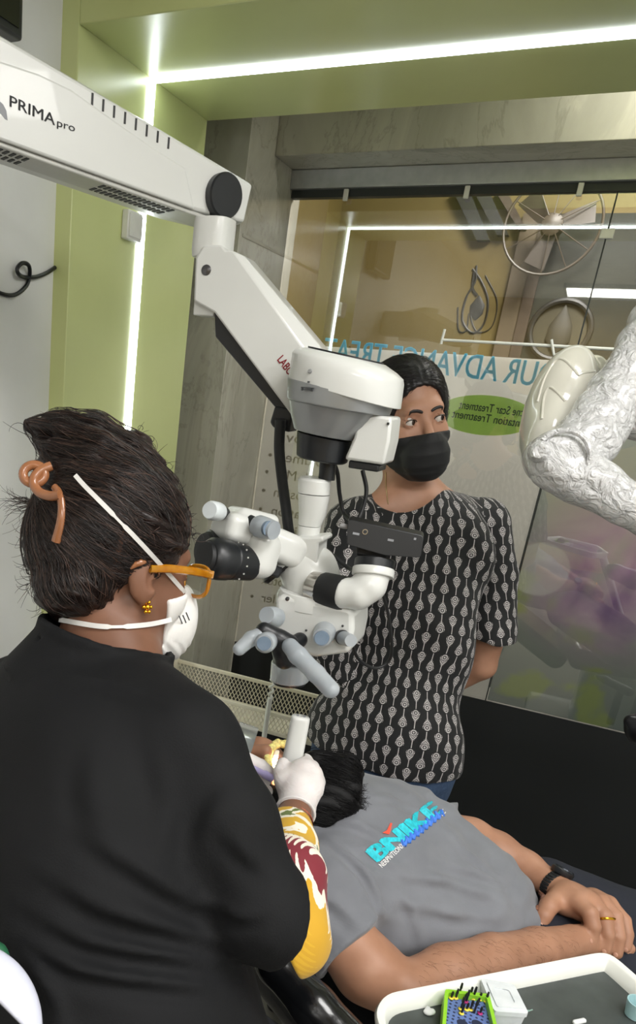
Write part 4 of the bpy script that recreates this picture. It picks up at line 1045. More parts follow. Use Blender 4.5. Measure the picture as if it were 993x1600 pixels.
jk = U(0.045, tor, trap, sleeveL)
jk = U(0.03, jk, sleeve)
kn = P(300, 1720, 0.98)
def low(p): return np.clip((1.02 - p[:, 2]) / 0.2, 0.12, 1)
jkf = folds(jk, 0.0030, 55, unit(np.array([0.15, 0.1, 1])), low)
jkf = folds(jkf, 0.0022, 26, unit(rz * 0.7 + Z3 * 0.6))
neckhole = s_cone(NB + Z3 * 0.3 , 0.05, NB - Z3 * 0.02, 0.055)
cc = P(163, 1012, 0.985); a1 = unit(Ft - Z3 * 0.30); tilt = unit(Z3 - Z3.dot(a1) * a1); a2 = np.cross(tilt, a1)
def collar(p):
    q = p - cc; h_ = q @ tilt; rr = np.hypot(q @ a1 / 1.12, q @ a2) - 0.079 - np.clip(-h_, 0, 0.1) * 0.45
    return smax(np.abs(rr) - 0.0042, np.abs(h_ + 0.018) - 0.036, 0.004)
inner = lambda p: smax(np.hypot((p - cc) @ a1 / 1.12, (p - cc) @ a2) - 0.076, -((p - cc) @ tilt + 0.05), 0.004)
jkf = creases(jkf, jk, [([(70, 1390), (150, 1440), (250, 1470), (370, 1505)], 0.010, 0.010), ([(40, 1440), (130, 1490), (250, 1512), (380, 1530)], 0.009, 0.009), ([(30, 1480), (110, 1530), (230, 1552), (350, 1560)], 0.008, 0.008),
    ([(12, 1490), (45, 1540), (64, 1600), (70, 1640)], 0.008, 0.008), ([(30, 1500), (70, 1560), (88, 1620)], 0.006, 0.007), ([(110, 1320), (190, 1370), (270, 1420), (330, 1450)], 0.008, 0.011), ([(345, 1200), (300, 1280), (275, 1360)], 0.004, 0.012),
    ([(330, 1300), (370, 1350), (410, 1380)], 0.004, 0.009), ([(90, 1060), (160, 1075), (240, 1100)], 0.003, 0.007), ([(120, 1150), (110, 1250), (140, 1340)], 0.004, 0.014), ([(210, 1160), (230, 1260), (215, 1340)], 0.004, 0.013), ([(330, 1430), (380, 1450), (420, 1440)], 0.005, 0.008)])
jkc = SUB(0.004, jkf, inner)
jkc = U(0.010, jkc, collar)
g = G('black jacket cotton'); n = g.noise(scale=7, detail=5); f = g.noise(g.mapped((1, 1, 1.6)), 6, 2, 0.5, 0.6); wv = g.noise(scale=500, detail=2)
g.p(color=g.ramp(n, [(0.3, (8, 9, 11)), (0.7, (12, 13, 16))]), rough=0.8, sheen=0.0, spec=0.3).bump(f + wv * 0.05, 0.5, 0.012); M_jacket = g.m
jb = [P(-230, 1000, 1.0), P(-230, 1750, 0.9), P(480, 1750, 0.85), P(490, 1000, 0.85), P(345, 1220, 1.16), P(30, 1000, 1.2)]
sd('jacket', jkc, jb, 0.05, 0.0058, M_jacket, op)
# dark trousers lap
sd('trousers', chain([J(170, 1660, 0.93, 190), J(330, 1690, 0.98, 120), J(470, 1720, 1.05, 90)], 0.03), [P(170, 1660, 0.93), P(470, 1720, 1.05), P(0, 1700, 0.9)], 0.16, 0.012, pm('black trousers', (20, 22, 27), 0.85, bump=0.2), op)
# body: head, neck, trunk core, right forearm, left forearm in one skin
wrR = J(462, 1262, 1.035, 25)
core = U(0.03, s_cone(ho.W(-0.024, 0, -0.05), 0.047, NB, 0.052), s_cone(NB, 0.052, P(150, 1300, 0.98), 0.10), s_cone(NB, 0.05, shR[:3], 0.03), s_cone(shR[:3], 0.03, P(425, 1425, 0.84), 0.035), s_cone(NB, 0.05, shL[:3], 0.03), s_cone(shL[:3], 0.03, elL[:3], 0.03), s_cone(elL[:3], 0.03, wrL[:3], 0.022), s_cone(wrL[:3], 0.022, P(352, 1200, 1.135), 0.010))
skin = U(0.004, U(0.012, ho.fn, core), s_cone(P(425, 1425, 0.84), 0.033, wrR[:3], 0.021), s_cone(wrR[:3], 0.021, P(468, 1230, 1.06), 0.016))
sd('body', skin, [P(120, 760, 0.98), P(330, 1000, 0.99), NB, shR, shL, elL, wrL, wrR, P(425, 1425, 0.84), P(352, 1200, 1.135), P(150, 1300, 0.98)], 0.09, 0.0036, SKO, op)
# patterned tunic sleeve
g = G('ikat cotton'); xs, ys, zs = g.sep(g.coord()); n = g.noise(scale=40, detail=4); n2 = g.noise(g.mapped((1, 1, 1), loc=(2, 0, 1)), 22, 3, 0.5, 0.6)
jag = ((xs + zs) * 900).sin() * 0.06 + (n - 0.5) * 0.25
v = (ys * 6.5 + jag + 0.62).fract()
col = g.ramp(v, [(0.0, (196, 150, 30)), (0.3, (204, 160, 36)), (0.31, (226, 218, 200)), (0.42, (226, 218, 200)), (0.43, (116, 26, 40)), (0.62, (116, 26, 40)), (0.63, (228, 220, 204)), (0.8, (226, 218, 200)), (0.81, (50, 46, 40)), (0.86, (50, 46, 40)), (0.87, (204, 160, 36))], 'CONSTANT')
col2 = g.ramp(n2, [(0.0, (200, 156, 34)), (0.50, (208, 166, 40)), (0.51, (230, 224, 208)), (0.575, (232, 224, 206)), (0.58, (92, 108, 44)), (0.64, (86, 100, 40)), (0.65, (48, 46, 42))], 'CONSTANT')
g.p(color=g.mix(ys.gt(0.02), col, col2), rough=0.75, sheen=0.1); M_ikat = g.m
sl = [J(440, 1452, 0.845, 77), J(452, 1370, 0.885, 56), J(455, 1320, 0.945, 40), J(452, 1290, 0.985, 35)]
sf = chain(sl, 0.01); sf = AND(0.002, sf, s_plane(P(455, 1288, 0.985), unit(P(460, 1262, 1.03) - P(452, 1320, 0.95))), s_plane(P(432, 1455, 0.845), unit(-r_ * 0.8 - u_ * 0.45)))
so = sd('tunic_sleeve', folds(sf, 0.0018, 60), sl, 0.07, 0.003, M_ikat, op, label='patterned sleeve in yellow, white, green and maroon')
# ---------------- hair
z0 = 0.985
Rv = np.array(view_basis(150, 830))
def pe(px, py, rx, ry, d, zc=z0, ang=0.0):
    a = math.radians(ang); r, u, w = view_basis(px, py); e1 = r * math.cos(a) - u * math.sin(a); e2 = r * math.sin(a) + u * math.cos(a)
    return s_ell(P(px, py, zc), (M1(rx, zc), M1(ry, zc), d), np.array([e1, e2, w]))
hair_core = U(0.03, ho.lfn(s_ell((-0.022, 0, 0.046), (0.100, 0.087, 0.094))), pe(178, 815, 112, 92, 0.092, 0.99, 18), pe(112, 862, 74, 86, 0.085, 1.0, -20), pe(150, 735, 90, 48, 0.07, 0.99, 22))
bun = U(0.02, chain([J(52, 668, 0.97, 12), J(88, 678, 0.97, 26), J(140, 695, 0.98, 36), J(205, 722, 0.985, 34), J(248, 755, 0.99, 26)], 0.02), chain([J(96, 655, 0.985, 12), J(150, 672, 0.985, 20), J(215, 700, 0.99, 16)], 0.01), chain([J(78, 700, 0.98, 20), J(85, 740, 0.98, 30), J(100, 790, 0.98, 40)], 0.01))
hr = U(0.018, hair_core, bun)
locks = U(0.004, *[chain(q, 0.004) for q in ([J(44, 661, 0.955, 3), J(62, 664, 0.95, 11), J(100, 672, 0.93, 17), J(160, 694, 0.92, 17), J(215, 722, 0.925, 10)], [J(86, 646, 0.97, 3), J(108, 652, 0.96, 10), J(150, 672, 0.95, 14), J(205, 700, 0.95, 12), J(222, 694, 0.95, 3)], [J(60, 690, 0.95, 6), J(88, 705, 0.925, 17), J(140, 720, 0.91, 20), J(205, 742, 0.91, 18), J(258, 778, 0.925, 8)], [J(84, 725, 0.93, 10), J(112, 742, 0.905, 18), J(170, 770, 0.895, 20), J(235, 812, 0.905, 16), J(280, 850, 0.93, 6)], [J(190, 706, 0.96, 10), J(232, 706, 0.96, 8), J(246, 720, 0.965, 4)])])
hr = U(0.008, hr, locks, pe(126, 910, 76, 64, 0.088, 0.985, -12))
hr = SUB(0.006, hr, s_cone(P(40, 708, 0.9), M1(19, 0.95), P(40, 708, 1.08), M1(19, 0.95)))
# face window: no hair over cheek, ear and neck
face_cut = ho.lfn(s_ell((0.085, 0, -0.055), (0.085, 0.2, 0.078)))
ear_cut = ho.lfn(s_ell((-0.012, 0.09, -0.045), (0.032, 0.05, 0.036))); ear_cut2 = ho.lfn(s_ell((-0.012, -0.09, -0.045), (0.032, 0.05, 0.036)))
neck_cut = s_plane(P(165, 960, 0.985), unit(-r_ * 0.4 + u_ * 0.9))
hr = SUB(0.008, hr, face_cut, ear_cut, ear_cut2)
hr = AND(0.012, hr, lambda p: -neck_cut(p))
lock = lambda p: hr(p) + 0.0022 * np.sin((p - ho.C) @ unit(u_ * 0.9 + r_ * 0.45) * 330 + 3 * np.sin((p - ho.C) @ r_ * 40)) 
M_hair = hair_mat('dark brown hair', (20, 14, 13), (46, 33, 29), (30, 30, 150))
hpts = [P(20, 640, 0.97), P(320, 980, 0.98), P(150, 800, 0.87), P(150, 800, 1.1)]
sd('hair', lock, hpts, 0.02, 0.0042, M_hair, op)
M_str = pm('hair strands', (30, 22, 20), 0.4, 0.35, 60, spec=0.5)
CLIP = P(72, 762, 0.95)
def fld(p):
    d = CLIP - p; d /= np.linalg.norm(d, axis=1)[:, None] + 1e-9; return d
sx = rng.uniform(28, 305, 1300); sy = rng.uniform(735, 965, 1300)
seeds = hit(hr, np.stack([sx, sy], 1)); ok = np.abs(hr(seeds)) < 0.004; seeds = seeds[ok]
P_ = flow_hair(hr, seeds, fld, 16, 0.0065)
paths = list(P_)
# bun hairs run along the bun
sx = rng.uniform(60, 250, 420); sy = rng.uniform(650, 745, 420); seeds = hit(hr, np.stack([sx, sy], 1)); seeds = seeds[np.abs(hr(seeds)) < 0.004]
dirb = unit(-r_ * 0.95 + u_ * 0.42)
paths += list(flow_hair(hr, seeds, lambda p: np.tile(dirb, (len(p), 1)), 14, 0.006))
# flyaways and the loose ends
def fly(x, y, dx, dy, zc, n=8, curl=0.3):
    a = np.array([x, y], float); d = np.array([dx, dy], float); out = []
    c = rng.normal(0, curl)
    for i in range(n):
        out.append(P(a[0], a[1], zc)); a = a + d / n; ang = c / n * 2; d = np.array([d[0] * math.cos(ang) - d[1] * math.sin(ang), d[0] * math.sin(ang) + d[1] * math.cos(ang)])
    return np.array(out)
for k in range(70):
    t = rng.uniform(0, 1); x, y = (40 + 210 * t, 665 + 45 * t + rng.uniform(0, 15)); paths.append(fly(x, y, rng.normal(-10, 18), -rng.uniform(10, 34), z0, curl=1.2))
for k in range(60):
    x, y = rng.uniform(30, 50), rng.uniform(780, 930); paths.append(fly(x + 12, y, -rng.uniform(12, 40), rng.normal(5, 14), z0, curl=1.4))
for k in range(50):
    x, y = rng.uniform(60, 150), rng.uniform(935, 965); paths.append(fly(x, y - 8, rng.normal(-14, 14), rng.uniform(8, 26), z0, curl=1.2))
for k in range(60):
    t = rng.uniform(0, 1); x, y = 250 + 58 * t, 720 + 120 * t ** 1.4; paths.append(fly(x - 6, y + 4, rng.uniform(6, 26), rng.normal(2, 16), z0 + rng.uniform(-0.02, 0.02), curl=1.6))
for k in range(26):      # tuft hanging at the left
    paths.append(fly(62 + rng.normal(0, 4), 772 + rng.normal(0, 5), -34 + rng.normal(0, 6), 60 + rng.normal(0, 14), 0.97, curl=0.9))
for k in range(18): paths.append(fly(50 + rng.normal(0, 4), 784 + rng.normal(0, 4), -58 + rng.normal(0, 8), -2 + rng.normal(0, 10), 0.97, curl=0.4))
for k in range(40): paths.append(fly(210 + rng.normal(0, 12), 700 + rng.normal(0, 10), rng.uniform(0, 26), rng.normal(-14, 14), z0, curl=2.4))
strands('hair_strands', paths[::2] + paths[1::4], 0.00052, M_str, op)
strands('hair_strands', paths[3::4], 0.0005, pm('light hair strands', (74, 56, 48), 0.38, 0.3, 60, spec=0.5), op)
br = []
for k in range(16): br.append(fly(190 + rng.normal(0, 2), 838 + rng.normal(0, 6), -6 + rng.normal(0, 2), 70, 0.885, curl=0.2))
for k in range(14): br.append(fly(298 + rng.normal(0, 4), 800 + rng.normal(0, 8), -4 + rng.normal(0, 4), 66, 0.965, curl=0.3))
for q in br: q[:] = drape(hr, q, 0.0015)
strands('hair_strands', br, 0.0006, pm('copper hair strands', (104, 70, 52), 0.4, 0.2, 40), op)
# ---------------- claw clip
M_clipb = pm('tan plastic clip', (150, 98, 64), 0.25, 0.08, 12, coat=0.4)
cl = thing('hair_clip', P(60, 745, 0.94)); cl.parent = op; cl.location = Vector(P(60, 745, 0.94)) - Vector(op.location)
def hp(pts, off=0.004, fn=hr, z=0.9): return hit(fn, pts, z, off=off)
def on_hair(pts, off, n=26, closed=False):
    q = smooth_path(np.array(pts, float), n); p = hit(hr, q, 0.6, off=off); zc_ = (p - CAMP) @ CM[:, 2]; zc_ = np.minimum(zc_, np.median(zc_) + 0.012)
    for _ in range(8): zc_[1:-1] = (zc_[2:] + zc_[:-2] + zc_[1:-1]) / 3
    return np.array([P(x, y, z) for (x, y), z in zip(q, zc_)])
t = np.linspace(0, 2 * np.pi, 28, endpoint=False); zr = 0.905
obj('clip_ring', tube(np.array([P(53 + 17 * math.cos(a), 741 + 14.5 * math.sin(a), zr) for a in t]), 0.0056, 10, closed=True), M_clipb, cl)
obj('clip_jaw', tube(smooth_path(np.array([P(80, 728, zr), P(62, 736, zr - 0.002), P(52, 752, zr - 0.003), P(60, 768, zr - 0.005), P(78, 775, zr - 0.012), P(94, 773, zr - 0.02)]), 30), 0.0058, 10), M_clipb, cl)
cw = on_hair([(96, 780), (97, 800), (94, 822), (88, 846)], 0.003, 16)
obj('clip_claw', tube(cw, np.linspace(0.0048, 0.0062, 16), 10), M_clipb, cl)
obj('clip_bar', tube(on_hair([(86, 762), (92, 770), (96, 784)], 0.003, 10), 0.005, 10), M_clipb, cl)
# barrette above the ear
obj('barrette', tube(drape(hr, hp([(203, 887), (211, 880), (219, 877), (226, 877)], 0.002), 0.002), np.array([0.0015, 0.004, 0.0042, 0.002]), 10), pm('tan plastic clip', (150, 98, 64)), op)
# ---------------- respirator mask
mk_t = s_ell((0.088, 0, -0.070), (0.048, 0.050, 0.062)); mk_tip = s_ell((0.112, 0, -0.062), (0.026, 0.03, 0.05))
def mask_l(q):
    d = np.minimum(ho.g(q) - 0.0035, smin(mk_t(q), mk_tip(q), 0.015))
    top = (q[:, 2] + 0.018) - 0.3 * (q[:, 0] - 0.1); back = 0.052 - q[:, 0] - 0.38 * (q[:, 2] + 0.07) ; bot = -(q[:, 2] + 0.130)
    d = smax(d, top, 0.003); d = smax(d, back, 0.003); d = smax(d, bot, 0.004)
    return d + 0.0009 * np.sin(q[:, 2] * 420 + q[:, 0] * 260) * (q[:, 2] < -0.09)
g = G('white respirator'); g.p(color=g.ramp(g.noise(scale=30), [(0.3, (222, 220, 216)), (0.7, (236, 234, 230))]), rough=0.7).bump(g.noise(scale=220), 0.15, 0.002); M_resp = g.m
mask = sd('face_mask', ho.lfn(mask_l), [ho.W(0.09, 0, -0.06)], 0.105, 0.003, M_resp, op)
maskf = ho.lfn(mask_l); all_h = U(0.004, hr, skin, maskf)
M_strap = pm('white elastic strap', (222, 220, 216), 0.6, 0.03, 30, bump=0.2, bscale=300)
for pix, w0 in (([(117, 742), (130, 757), (150, 777), (170, 797), (186, 814), (202, 830), (222, 851), (245, 876), (268, 902), (289, 926)], 0.0052), ([(92, 968), (125, 974), (160, 979), (195, 979), (230, 976), (252, 972), (268, 968)], 0.006)):
    ctr = smooth_path(np.array(pix), 36); pp = hit(all_h, ctr, 0.6); 
    for _ in range(3): pp[1:-1] = 0.5 * pp[1:-1] + 0.25 * (pp[2:] + pp[:-2])
    nn_ = np.array([-unit(ray(x, y)) for x, y in ctr]); pp = pp + nn_ * 0.0045
    wd = np.full(36, w0); wd[14:18] *= 0.6
    band('strap', pp, nn_, wd, 0.001, M_strap, mask)
for k, (x, y) in enumerate(((279, 962), (285, 961), (290, 957))):
    q = hit(maskf, [(x, y), (x + 5, y + 12)], 0.7, off=0.0008); obj('print_line', tube(q, 0.0008, 6), M_char, mask)
# ---------------- glasses
g = G('amber acetate'); g.p(color=(214, 140, 20), rough=0.12, trans=0.45, ior=1.45, coat=0.5); g.link(g.ramp(g.noise(scale=60), [(0.3, (206, 128, 12)), (0.7, (232, 166, 40))]), g.b.inputs['Base Color']); M_amber = g.m
gs = thing('eyeglasses', ho.W(0.1, 0, 0)); gs.parent = op; gs.location = Vector(ho.W(0.1, 0, 0)) - Vector(op.location)
GZ = 0.112
for q in (1, -1):
    t = np.linspace(0, 2 * np.pi, 36, endpoint=False)
    a = np.sign(np.cos(t)) * np.abs(np.cos(t)) ** 0.72 * 0.026; b = np.sign(np.sin(t)) * np.abs(np.sin(t)) ** 0.72 * 0.021
    rim = np.array([ho.W(GZ - abs(x) * 0.10, q * 0.034 + x, -0.006 + y) for x, y in zip(a, b)])
    obj('rim', tube(rim, 0.0028, 8, closed=True), M_amber, gs)
    obj('temple', tube(np.array([ho.W(GZ - 0.006, q * 0.064, 0.006), ho.W(GZ - 0.05, q * 0.078, 0.006), ho.W(0.02, q * 0.081, 0.004), ho.W(-0.01, q * 0.082, 0.0)]), 0.0032, 8, flat=1.6), M_amber, gs)
    obj('hinge', box(ho.W(GZ - 0.006, q * 0.0625, 0.006), (0.010, 0.006, 0.010), ho.R), M_amber, gs, bev=0.001)
    lg_ = G('lens glass') if q == 1 else None
    if lg_:
        tr = lg_.node('ShaderNodeBsdfTransparent'); tr.inputs[0].default_value = (0.93, 0.94, 0.93, 1); gl = lg_.node('ShaderNodeBsdfGlossy'); gl.inputs['Roughness'].default_value = 0.02
        mx = lg_.node('ShaderNodeMixShader'); mx.inputs[0].default_value = 0.07; lg_.link(tr.outputs[0], mx.inputs[1]); lg_.link(gl.outputs[0], mx.inputs[2]); lg_.link(mx.outputs[0], lg_.out.inputs[0]); M_lens = lg_.m
    obj('lens', (np.vstack([rim, rim - ho.F * 0.001]), [list(range(36)), list(range(71, 35, -1))]), M_lens, gs)
obj('bridge', tube(np.array([ho.W(GZ, -0.009, 0.002), ho.W(GZ + 0.003, 0, 0.005), ho.W(GZ, 0.009, 0.002)]), 0.0025, 8), M_amber, gs)
# earring
M_gold = pm('gold', (232, 176, 50), 0.22, 0.1, 60, metal=1.0)
ec = hit(skin, [(228, 946)], 0.7, off=0.003)[0]
er_ = obj('earring', sphere(ec, 0.0035, 12, 8), M_gold, op)
for k in range(6):
    a = k * math.pi / 3; obj('bead', sphere(ec + (r_ * math.cos(a) * 0.8 + u_ * math.sin(a) * 1.25) * 0.0052, 0.0024, 10, 6), M_gold, er_)
# ---------------- gloved right hand closed round the scanner
def finger(js, k=0.002): return chain(js, k)
palm = U(0.008, chain([J(457, 1300, 0.99, 35), J(463, 1262, 1.035, 28), J(468, 1236, 1.055, 31), J(474, 1216, 1.075, 31)], 0.006), J and s_cone(P(452, 1222, 1.065), M1(20, 1.06), P(486, 1228, 1.06), M1(19, 1.06)))
idx = finger([J(478, 1200, 1.085, 15), J(476, 1190, 1.115, 12.5), J(456, 1190, 1.15, 11), J(440, 1200, 1.15, 9.5)])
mid = finger([J(488, 1208, 1.085, 15), J(486, 1200, 1.12, 12.5), J(462, 1203, 1.155, 11), J(445, 1213, 1.15, 10)])
rng_ = finger([J(494, 1222, 1.08, 14), J(492, 1218, 1.115, 12), J(468, 1222, 1.145, 10.5), J(452, 1228, 1.14, 9.5)])
lit = finger([J(492, 1236, 1.075, 13), J(488, 1236, 1.105, 11), J(470, 1238, 1.13, 9.5), J(458, 1240, 1.125, 8.5)])
thb = finger([J(454, 1238, 1.055, 16), J(442, 1220, 1.06, 13), J(438, 1206, 1.075, 11.5), J(442, 1193, 1.09, 9.5)])
glv = U(0.004, U(0.007, palm, thb), idx, mid, rng_, lit)
wr_fold = lambda p: glv(p) + 0.0006 * np.sin((p - P(468, 1240, 1.05)) @ unit(u_ * 0.95 + w_ * 0.3) * 900) * np.clip(1 - np.linalg.norm(p - P(466, 1250, 1.045), axis=1) / 0.03, 0, 1)
cutp = s_plane(P(461, 1270, 1.026), unit(P(460, 1280, 1.01) - P(466, 1240, 1.05)))
A = P(470, 1119, 1.10); B = P(451, 1214, 1.125); tip = P(440, 1206, 1.175); xh, yh, zh = frame(B - A, view_basis(460, 1160)[0])
held = U(0.001, s_box((A + B) / 2, (M1(13.6, 1.11) + 0.0012, M1(15.7, 1.11) + 0.0012, np.linalg.norm(B - A) / 2 + 0.002), 0.006, np.array([xh, yh, zh])), s_cone(B, 0.0135, tip, 0.0090))
rh = sd('glove', AND(0.002, SUB(0.0008, wr_fold, held), cutp), [P(463, 1262, 1.03), P(480, 1190, 1.16), P(440, 1190, 1.1), P(500, 1230, 1.08)], 0.03, 0.0022, M_glove, op, label='white glove on the right hand')
wx, wy, wzv = frame(unit(P(452, 1300, 0.985) - P(466, 1240, 1.05)))
t = np.linspace(0, 2 * np.pi, 30, endpoint=False)
cwr = P(461, 1269, 1.027); obj('glove_cuff', tube(np.array([cwr + (wx * math.cos(a) + wy * math.sin(a)) * 0.0248 for a in t]), 0.0022, 8, closed=True), M_glove, rh)
cwr = P(459, 1282, 1.01)
obj('bracelet', tube(np.array([cwr + (wx * math.cos(a) + wy * math.sin(a)) * 0.0236 for a in t]), 0.0011, 6, closed=True), pm('rose gold', (190, 110, 84), 0.25, metal=1.0), op)
# left glove near the mouth
l1 = finger([J(352, 1178, 1.135, 17), J(378, 1184, 1.14, 12.5), J(406, 1197, 1.15, 11.5), J(424, 1209, 1.158, 9)])
l2 = finger([J(350, 1190, 1.135, 17), J(372, 1205, 1.145, 11), J(398, 1212, 1.155, 9.5), J(416, 1220, 1.165, 8)])
l3 = finger([J(350, 1212, 1.12, 17), J(375, 1226, 1.12, 13.5), J(398, 1229, 1.125, 12), J(416, 1236, 1.135, 10)])
l4 = finger([J(345, 1195, 1.14, 17), J(360, 1192, 1.15, 11.5), J(378, 1190, 1.158, 9.5), J(394, 1192, 1.163, 8)])
l5 = finger([J(342, 1205, 1.142, 16), J(354, 1210, 1.15, 10.5), J(372, 1208, 1.158, 9), J(386, 1208, 1.163, 7.5)])
lp = chain([J(328, 1212, 1.122, 27), J(347, 1200, 1.13, 28)], 0.004)
sd('glove', U(0.004, lp, l1, l2, l3, l4, l5), [P(328, 1212, 1.12), P(431, 1213, 1.16), P(416, 1236, 1.13), P(394, 1208, 1.17), P(340, 1170, 1.13)], 0.035, 0.0022, M_glove, op, label='white glove on the left hand')
lt = thing('mouth_mirror', P(410, 1208, 1.12), 'lilac handled mouth mirror held in the left glove', 'mirror')
M_lilac = pm('lilac plastic', (158, 150, 190), 0.35)
obj('handle', tube(smooth_path(np.array([P(384, 1196, 1.124), P(396, 1201, 1.127), P(410, 1208, 1.133), P(424, 1216, 1.142)]), 16), np.array([0.004] * 5 + [0.0045] * 6 + [0.006] * 5), 10), M_lilac, lt)
obj('mirror_head', lathe(P(436, 1219, 1.138), P(436, 1223, 1.138), [(0, 0.008), (1, 0.008)], 20), M_chrome, lt)
# ---------------- white hand-held scanner
hs = thing('handheld_scanner', P(452, 1210, 1.12), 'white handheld dental device gripped in the right glove', 'dental device')
A = P(470, 1119, 1.10); B = P(451, 1214, 1.125); xh, yh, zh = frame(B - A, view_basis(460, 1160)[0])
rgs = [ring(A + (B - A) * t_, xh, yh, M1(ra, 1.11), M1(rb, 1.11), 28, 3.0) for t_, ra, rb in ((0.0, 10, 12), (0.02, 11.5, 14), (0.06, 12, 14.5), (0.4, 13, 15), (0.75, 13.5, 15.5), (1.0, 11, 12))]
obj('handle', loft(rgs), M_white, hs, sharp=50)
obj('tip', loft([ring(B + (tip - B) * t_, xh, yh, ra, rb, 20, 3) for t_, ra, rb in ((0, 0.010, 0.011), (0.5, 0.008, 0.009), (1, 0.006, 0.007))]), M_white, hs, sharp=50)
for q in (-1, 1): obj('air_slot', box(A + xh * M1(1, 1.1) * 0 + yh * q * 0.0045 - zh * 0.0004, (0.006, 0.003, 0.002), np.array([xh, yh, zh])), M_grey, hs)
# ================================================================== standing woman in a printed tunic
r_, u_, w_ = view_basis(655, 655); wz = unit([w_[0], w_[1], 0]); rz = unit(np.cross(wz, Z3))
Fn = 0.44 * r_ - 0.90 * w_ - 0.02 * u_; Un = 0.985 * u_ - 0.17 * r_
hn = Head(P(636, 655, 1.70), Fn, Un, 0.98)
nu = thing('person', (P(610, 1160, 1.78)[0], P(610, 1160, 1.78)[1], 0.0), 'standing woman in a black and white printed tunic and black mask, glancing right', 'person')
SKN = skin_mat('warm brown skin', (160, 117, 93), (182, 137, 112))
Fb = unit(-wz * 0.93 - rz * 0.36); Sb = np.cross(Fb, Z3); RB = np.array([Fb, Sb, Z3])
# tunic
tor = U(0.06, s_ell(P(652, 868, 1.77), (0.105, 0.165, 0.15), RB), s_ell(P(632, 1010, 1.77), (0.108, 0.15, 0.2), RB), s_ell(P(594, 1170, 1.79), (0.128, 0.182, 0.2), RB))
nbN = P(640, 775, 1.755)
trap = U(0.04, s_cone(P(642, 800, 1.76), 0.055, P(745, 815, 1.79), 0.05), s_cone(P(638, 800, 1.76), 0.055, P(556, 815, 1.73), 0.05))
slR = chain([J(752, 822, 1.79, 43), J(768, 900, 1.80, 37), J(768, 985, 1.80, 36), J(764, 1040, 1.80, 36)], 0.01)
slL = chain([J(552, 822, 1.73, 43), J(532, 900, 1.73, 38), J(520, 985, 1.76, 36), J(525, 1060, 1.79, 34), J(540, 1090, 1.82, 30)], 0.01)
zs_ = P(766, 1000, 1.79)[2]
slR = AND(0.003, slR, s_plane((0, 0, zs_), (0, 0, -1))); slL = AND(0.003, slL, s_plane((0, 0, zs_ - 0.1), (0, 0, -1)))
ku = U(0.05, tor, trap)
kuA = ku
hem = PL(610, 1178, 1, 1.70)[2]
body_t = AND(0.003, ku, s_plane((0, 0, hem), (0, 0, -1)))
full = U(0.018, body_t, slR, slL)
full = folds(full, 0.0022, 40, unit(Z3 * 0.5 + rz))
# neckline: round with a short slit
nc = P(632, 752, 1.66); fd = unit(Fb + np.array([0, 0, 0.25]))
slit = lambda p: np.maximum(np.maximum(np.abs((p - P(613, 790, 1.66)) @ Sb) - 0.016 * np.clip(((p - P(613, 806, 1.66)) @ Z3) / 0.045, 0, 1), -((p - P(613, 806, 1.66)) @ Z3)), -((p - nbN) @ Fb) )
hole = s_cone(nc + fd * 0.2, M1(56, 1.7), nbN - fd * 0.06 + Z3 * 0.03, M1(50, 1.7))
kurti = SUB(0.003, full, hole, slit)
kb = [P(480, 740, 1.7), P(820, 760, 1.75), P(440, 1230, 1.7), P(740, 1230, 1.9), P(650, 900, 1.9), P(650, 900, 1.62)]
lo, hi = bounds(kb, 0.04); kv, kf = net(kurti, lo, hi, 0.0055)
# print coordinates: unrolled around trunk or sleeve
kf_a = np.array(kf); fc_ = kv[kf_a].mean(1); dT = ku(fc_); dR = slR(fc_); dL = slL(fc_)
which = np.argmin(np.stack([dT, dR - 0.004, dL - 0.004]), 0)
axes = []
for c0, c1, e_, rad in ((P(652, 868, 1.77), P(606, 1170, 1.79), Fb, 0.15), (P(752, 822, 1.79), P(768, 985, 1.80), Fb, 0.058), (P(552, 822, 1.73), P(528, 985, 1.76), Fb, 0.058)):
    z = unit(c0 - c1); x = unit(e_ - e_.dot(z) * z); axes.append((c0, z, x, np.cross(z, x), rad))
uv = np.zeros((len(kf_a), 4, 2))
for k, (c0, z, x, y, rad) in enumerate(axes):
    m = which == k; q = kv[kf_a[m]] - c0; th = np.arctan2(q @ y, q @ x)
    th = np.where(th - th[:, :1] > np.pi, th - 2 * np.pi, np.where(th - th[:, :1] < -np.pi, th + 2 * np.pi, th))
    uv[m, :, 0] = th * rad + 0.5 + k * 0.137; uv[m, :, 1] = q @ z + 1.0
g = G('black tunic with pale feather print'); uvn = g.node('ShaderNodeUVMap'); ux, uy, _ = g.sep(uvn.outputs[0])
CW, CH = 0.0245, 0.0412
cx = ux / CW; col_i = cx.floor(); a = cx.fract() - 0.5; odd = col_i.mod(2.0)
b0 = (uy / CH).fract(); b = odd * (1.0 - b0) + (1.0 - odd) * b0          # flip in alternate columns
aa = a.abs()
wid = ((b - 0.32).ss(0.0, 0.42)) * 0.30 * ((b - 0.98).ss(0.0, -0.1)) + ((b - 0.40).ss(0.0, 0.06)) * ((b - 0.95).ss(0.0, -0.1)) * 0.06
inside = aa.lt(wid)
chev = ((b * 8.0 - aa * 5.0).fract()).gt(0.32)
fl_b = (b - 0.83) * (CH / CW); rr = (a * a + fl_b * fl_b).sqrt()
flower = rr.lt(0.25) * ((rr - 0.12).abs().gt(0.035)); notfl = rr.gt(0.30)
stem = aa.lt(0.035) * b.gt(0.03) * b.lt(0.5)
m_ = (inside * chev * notfl).max(flower).max(stem)
nz = g.noise(scale=90, detail=3); 
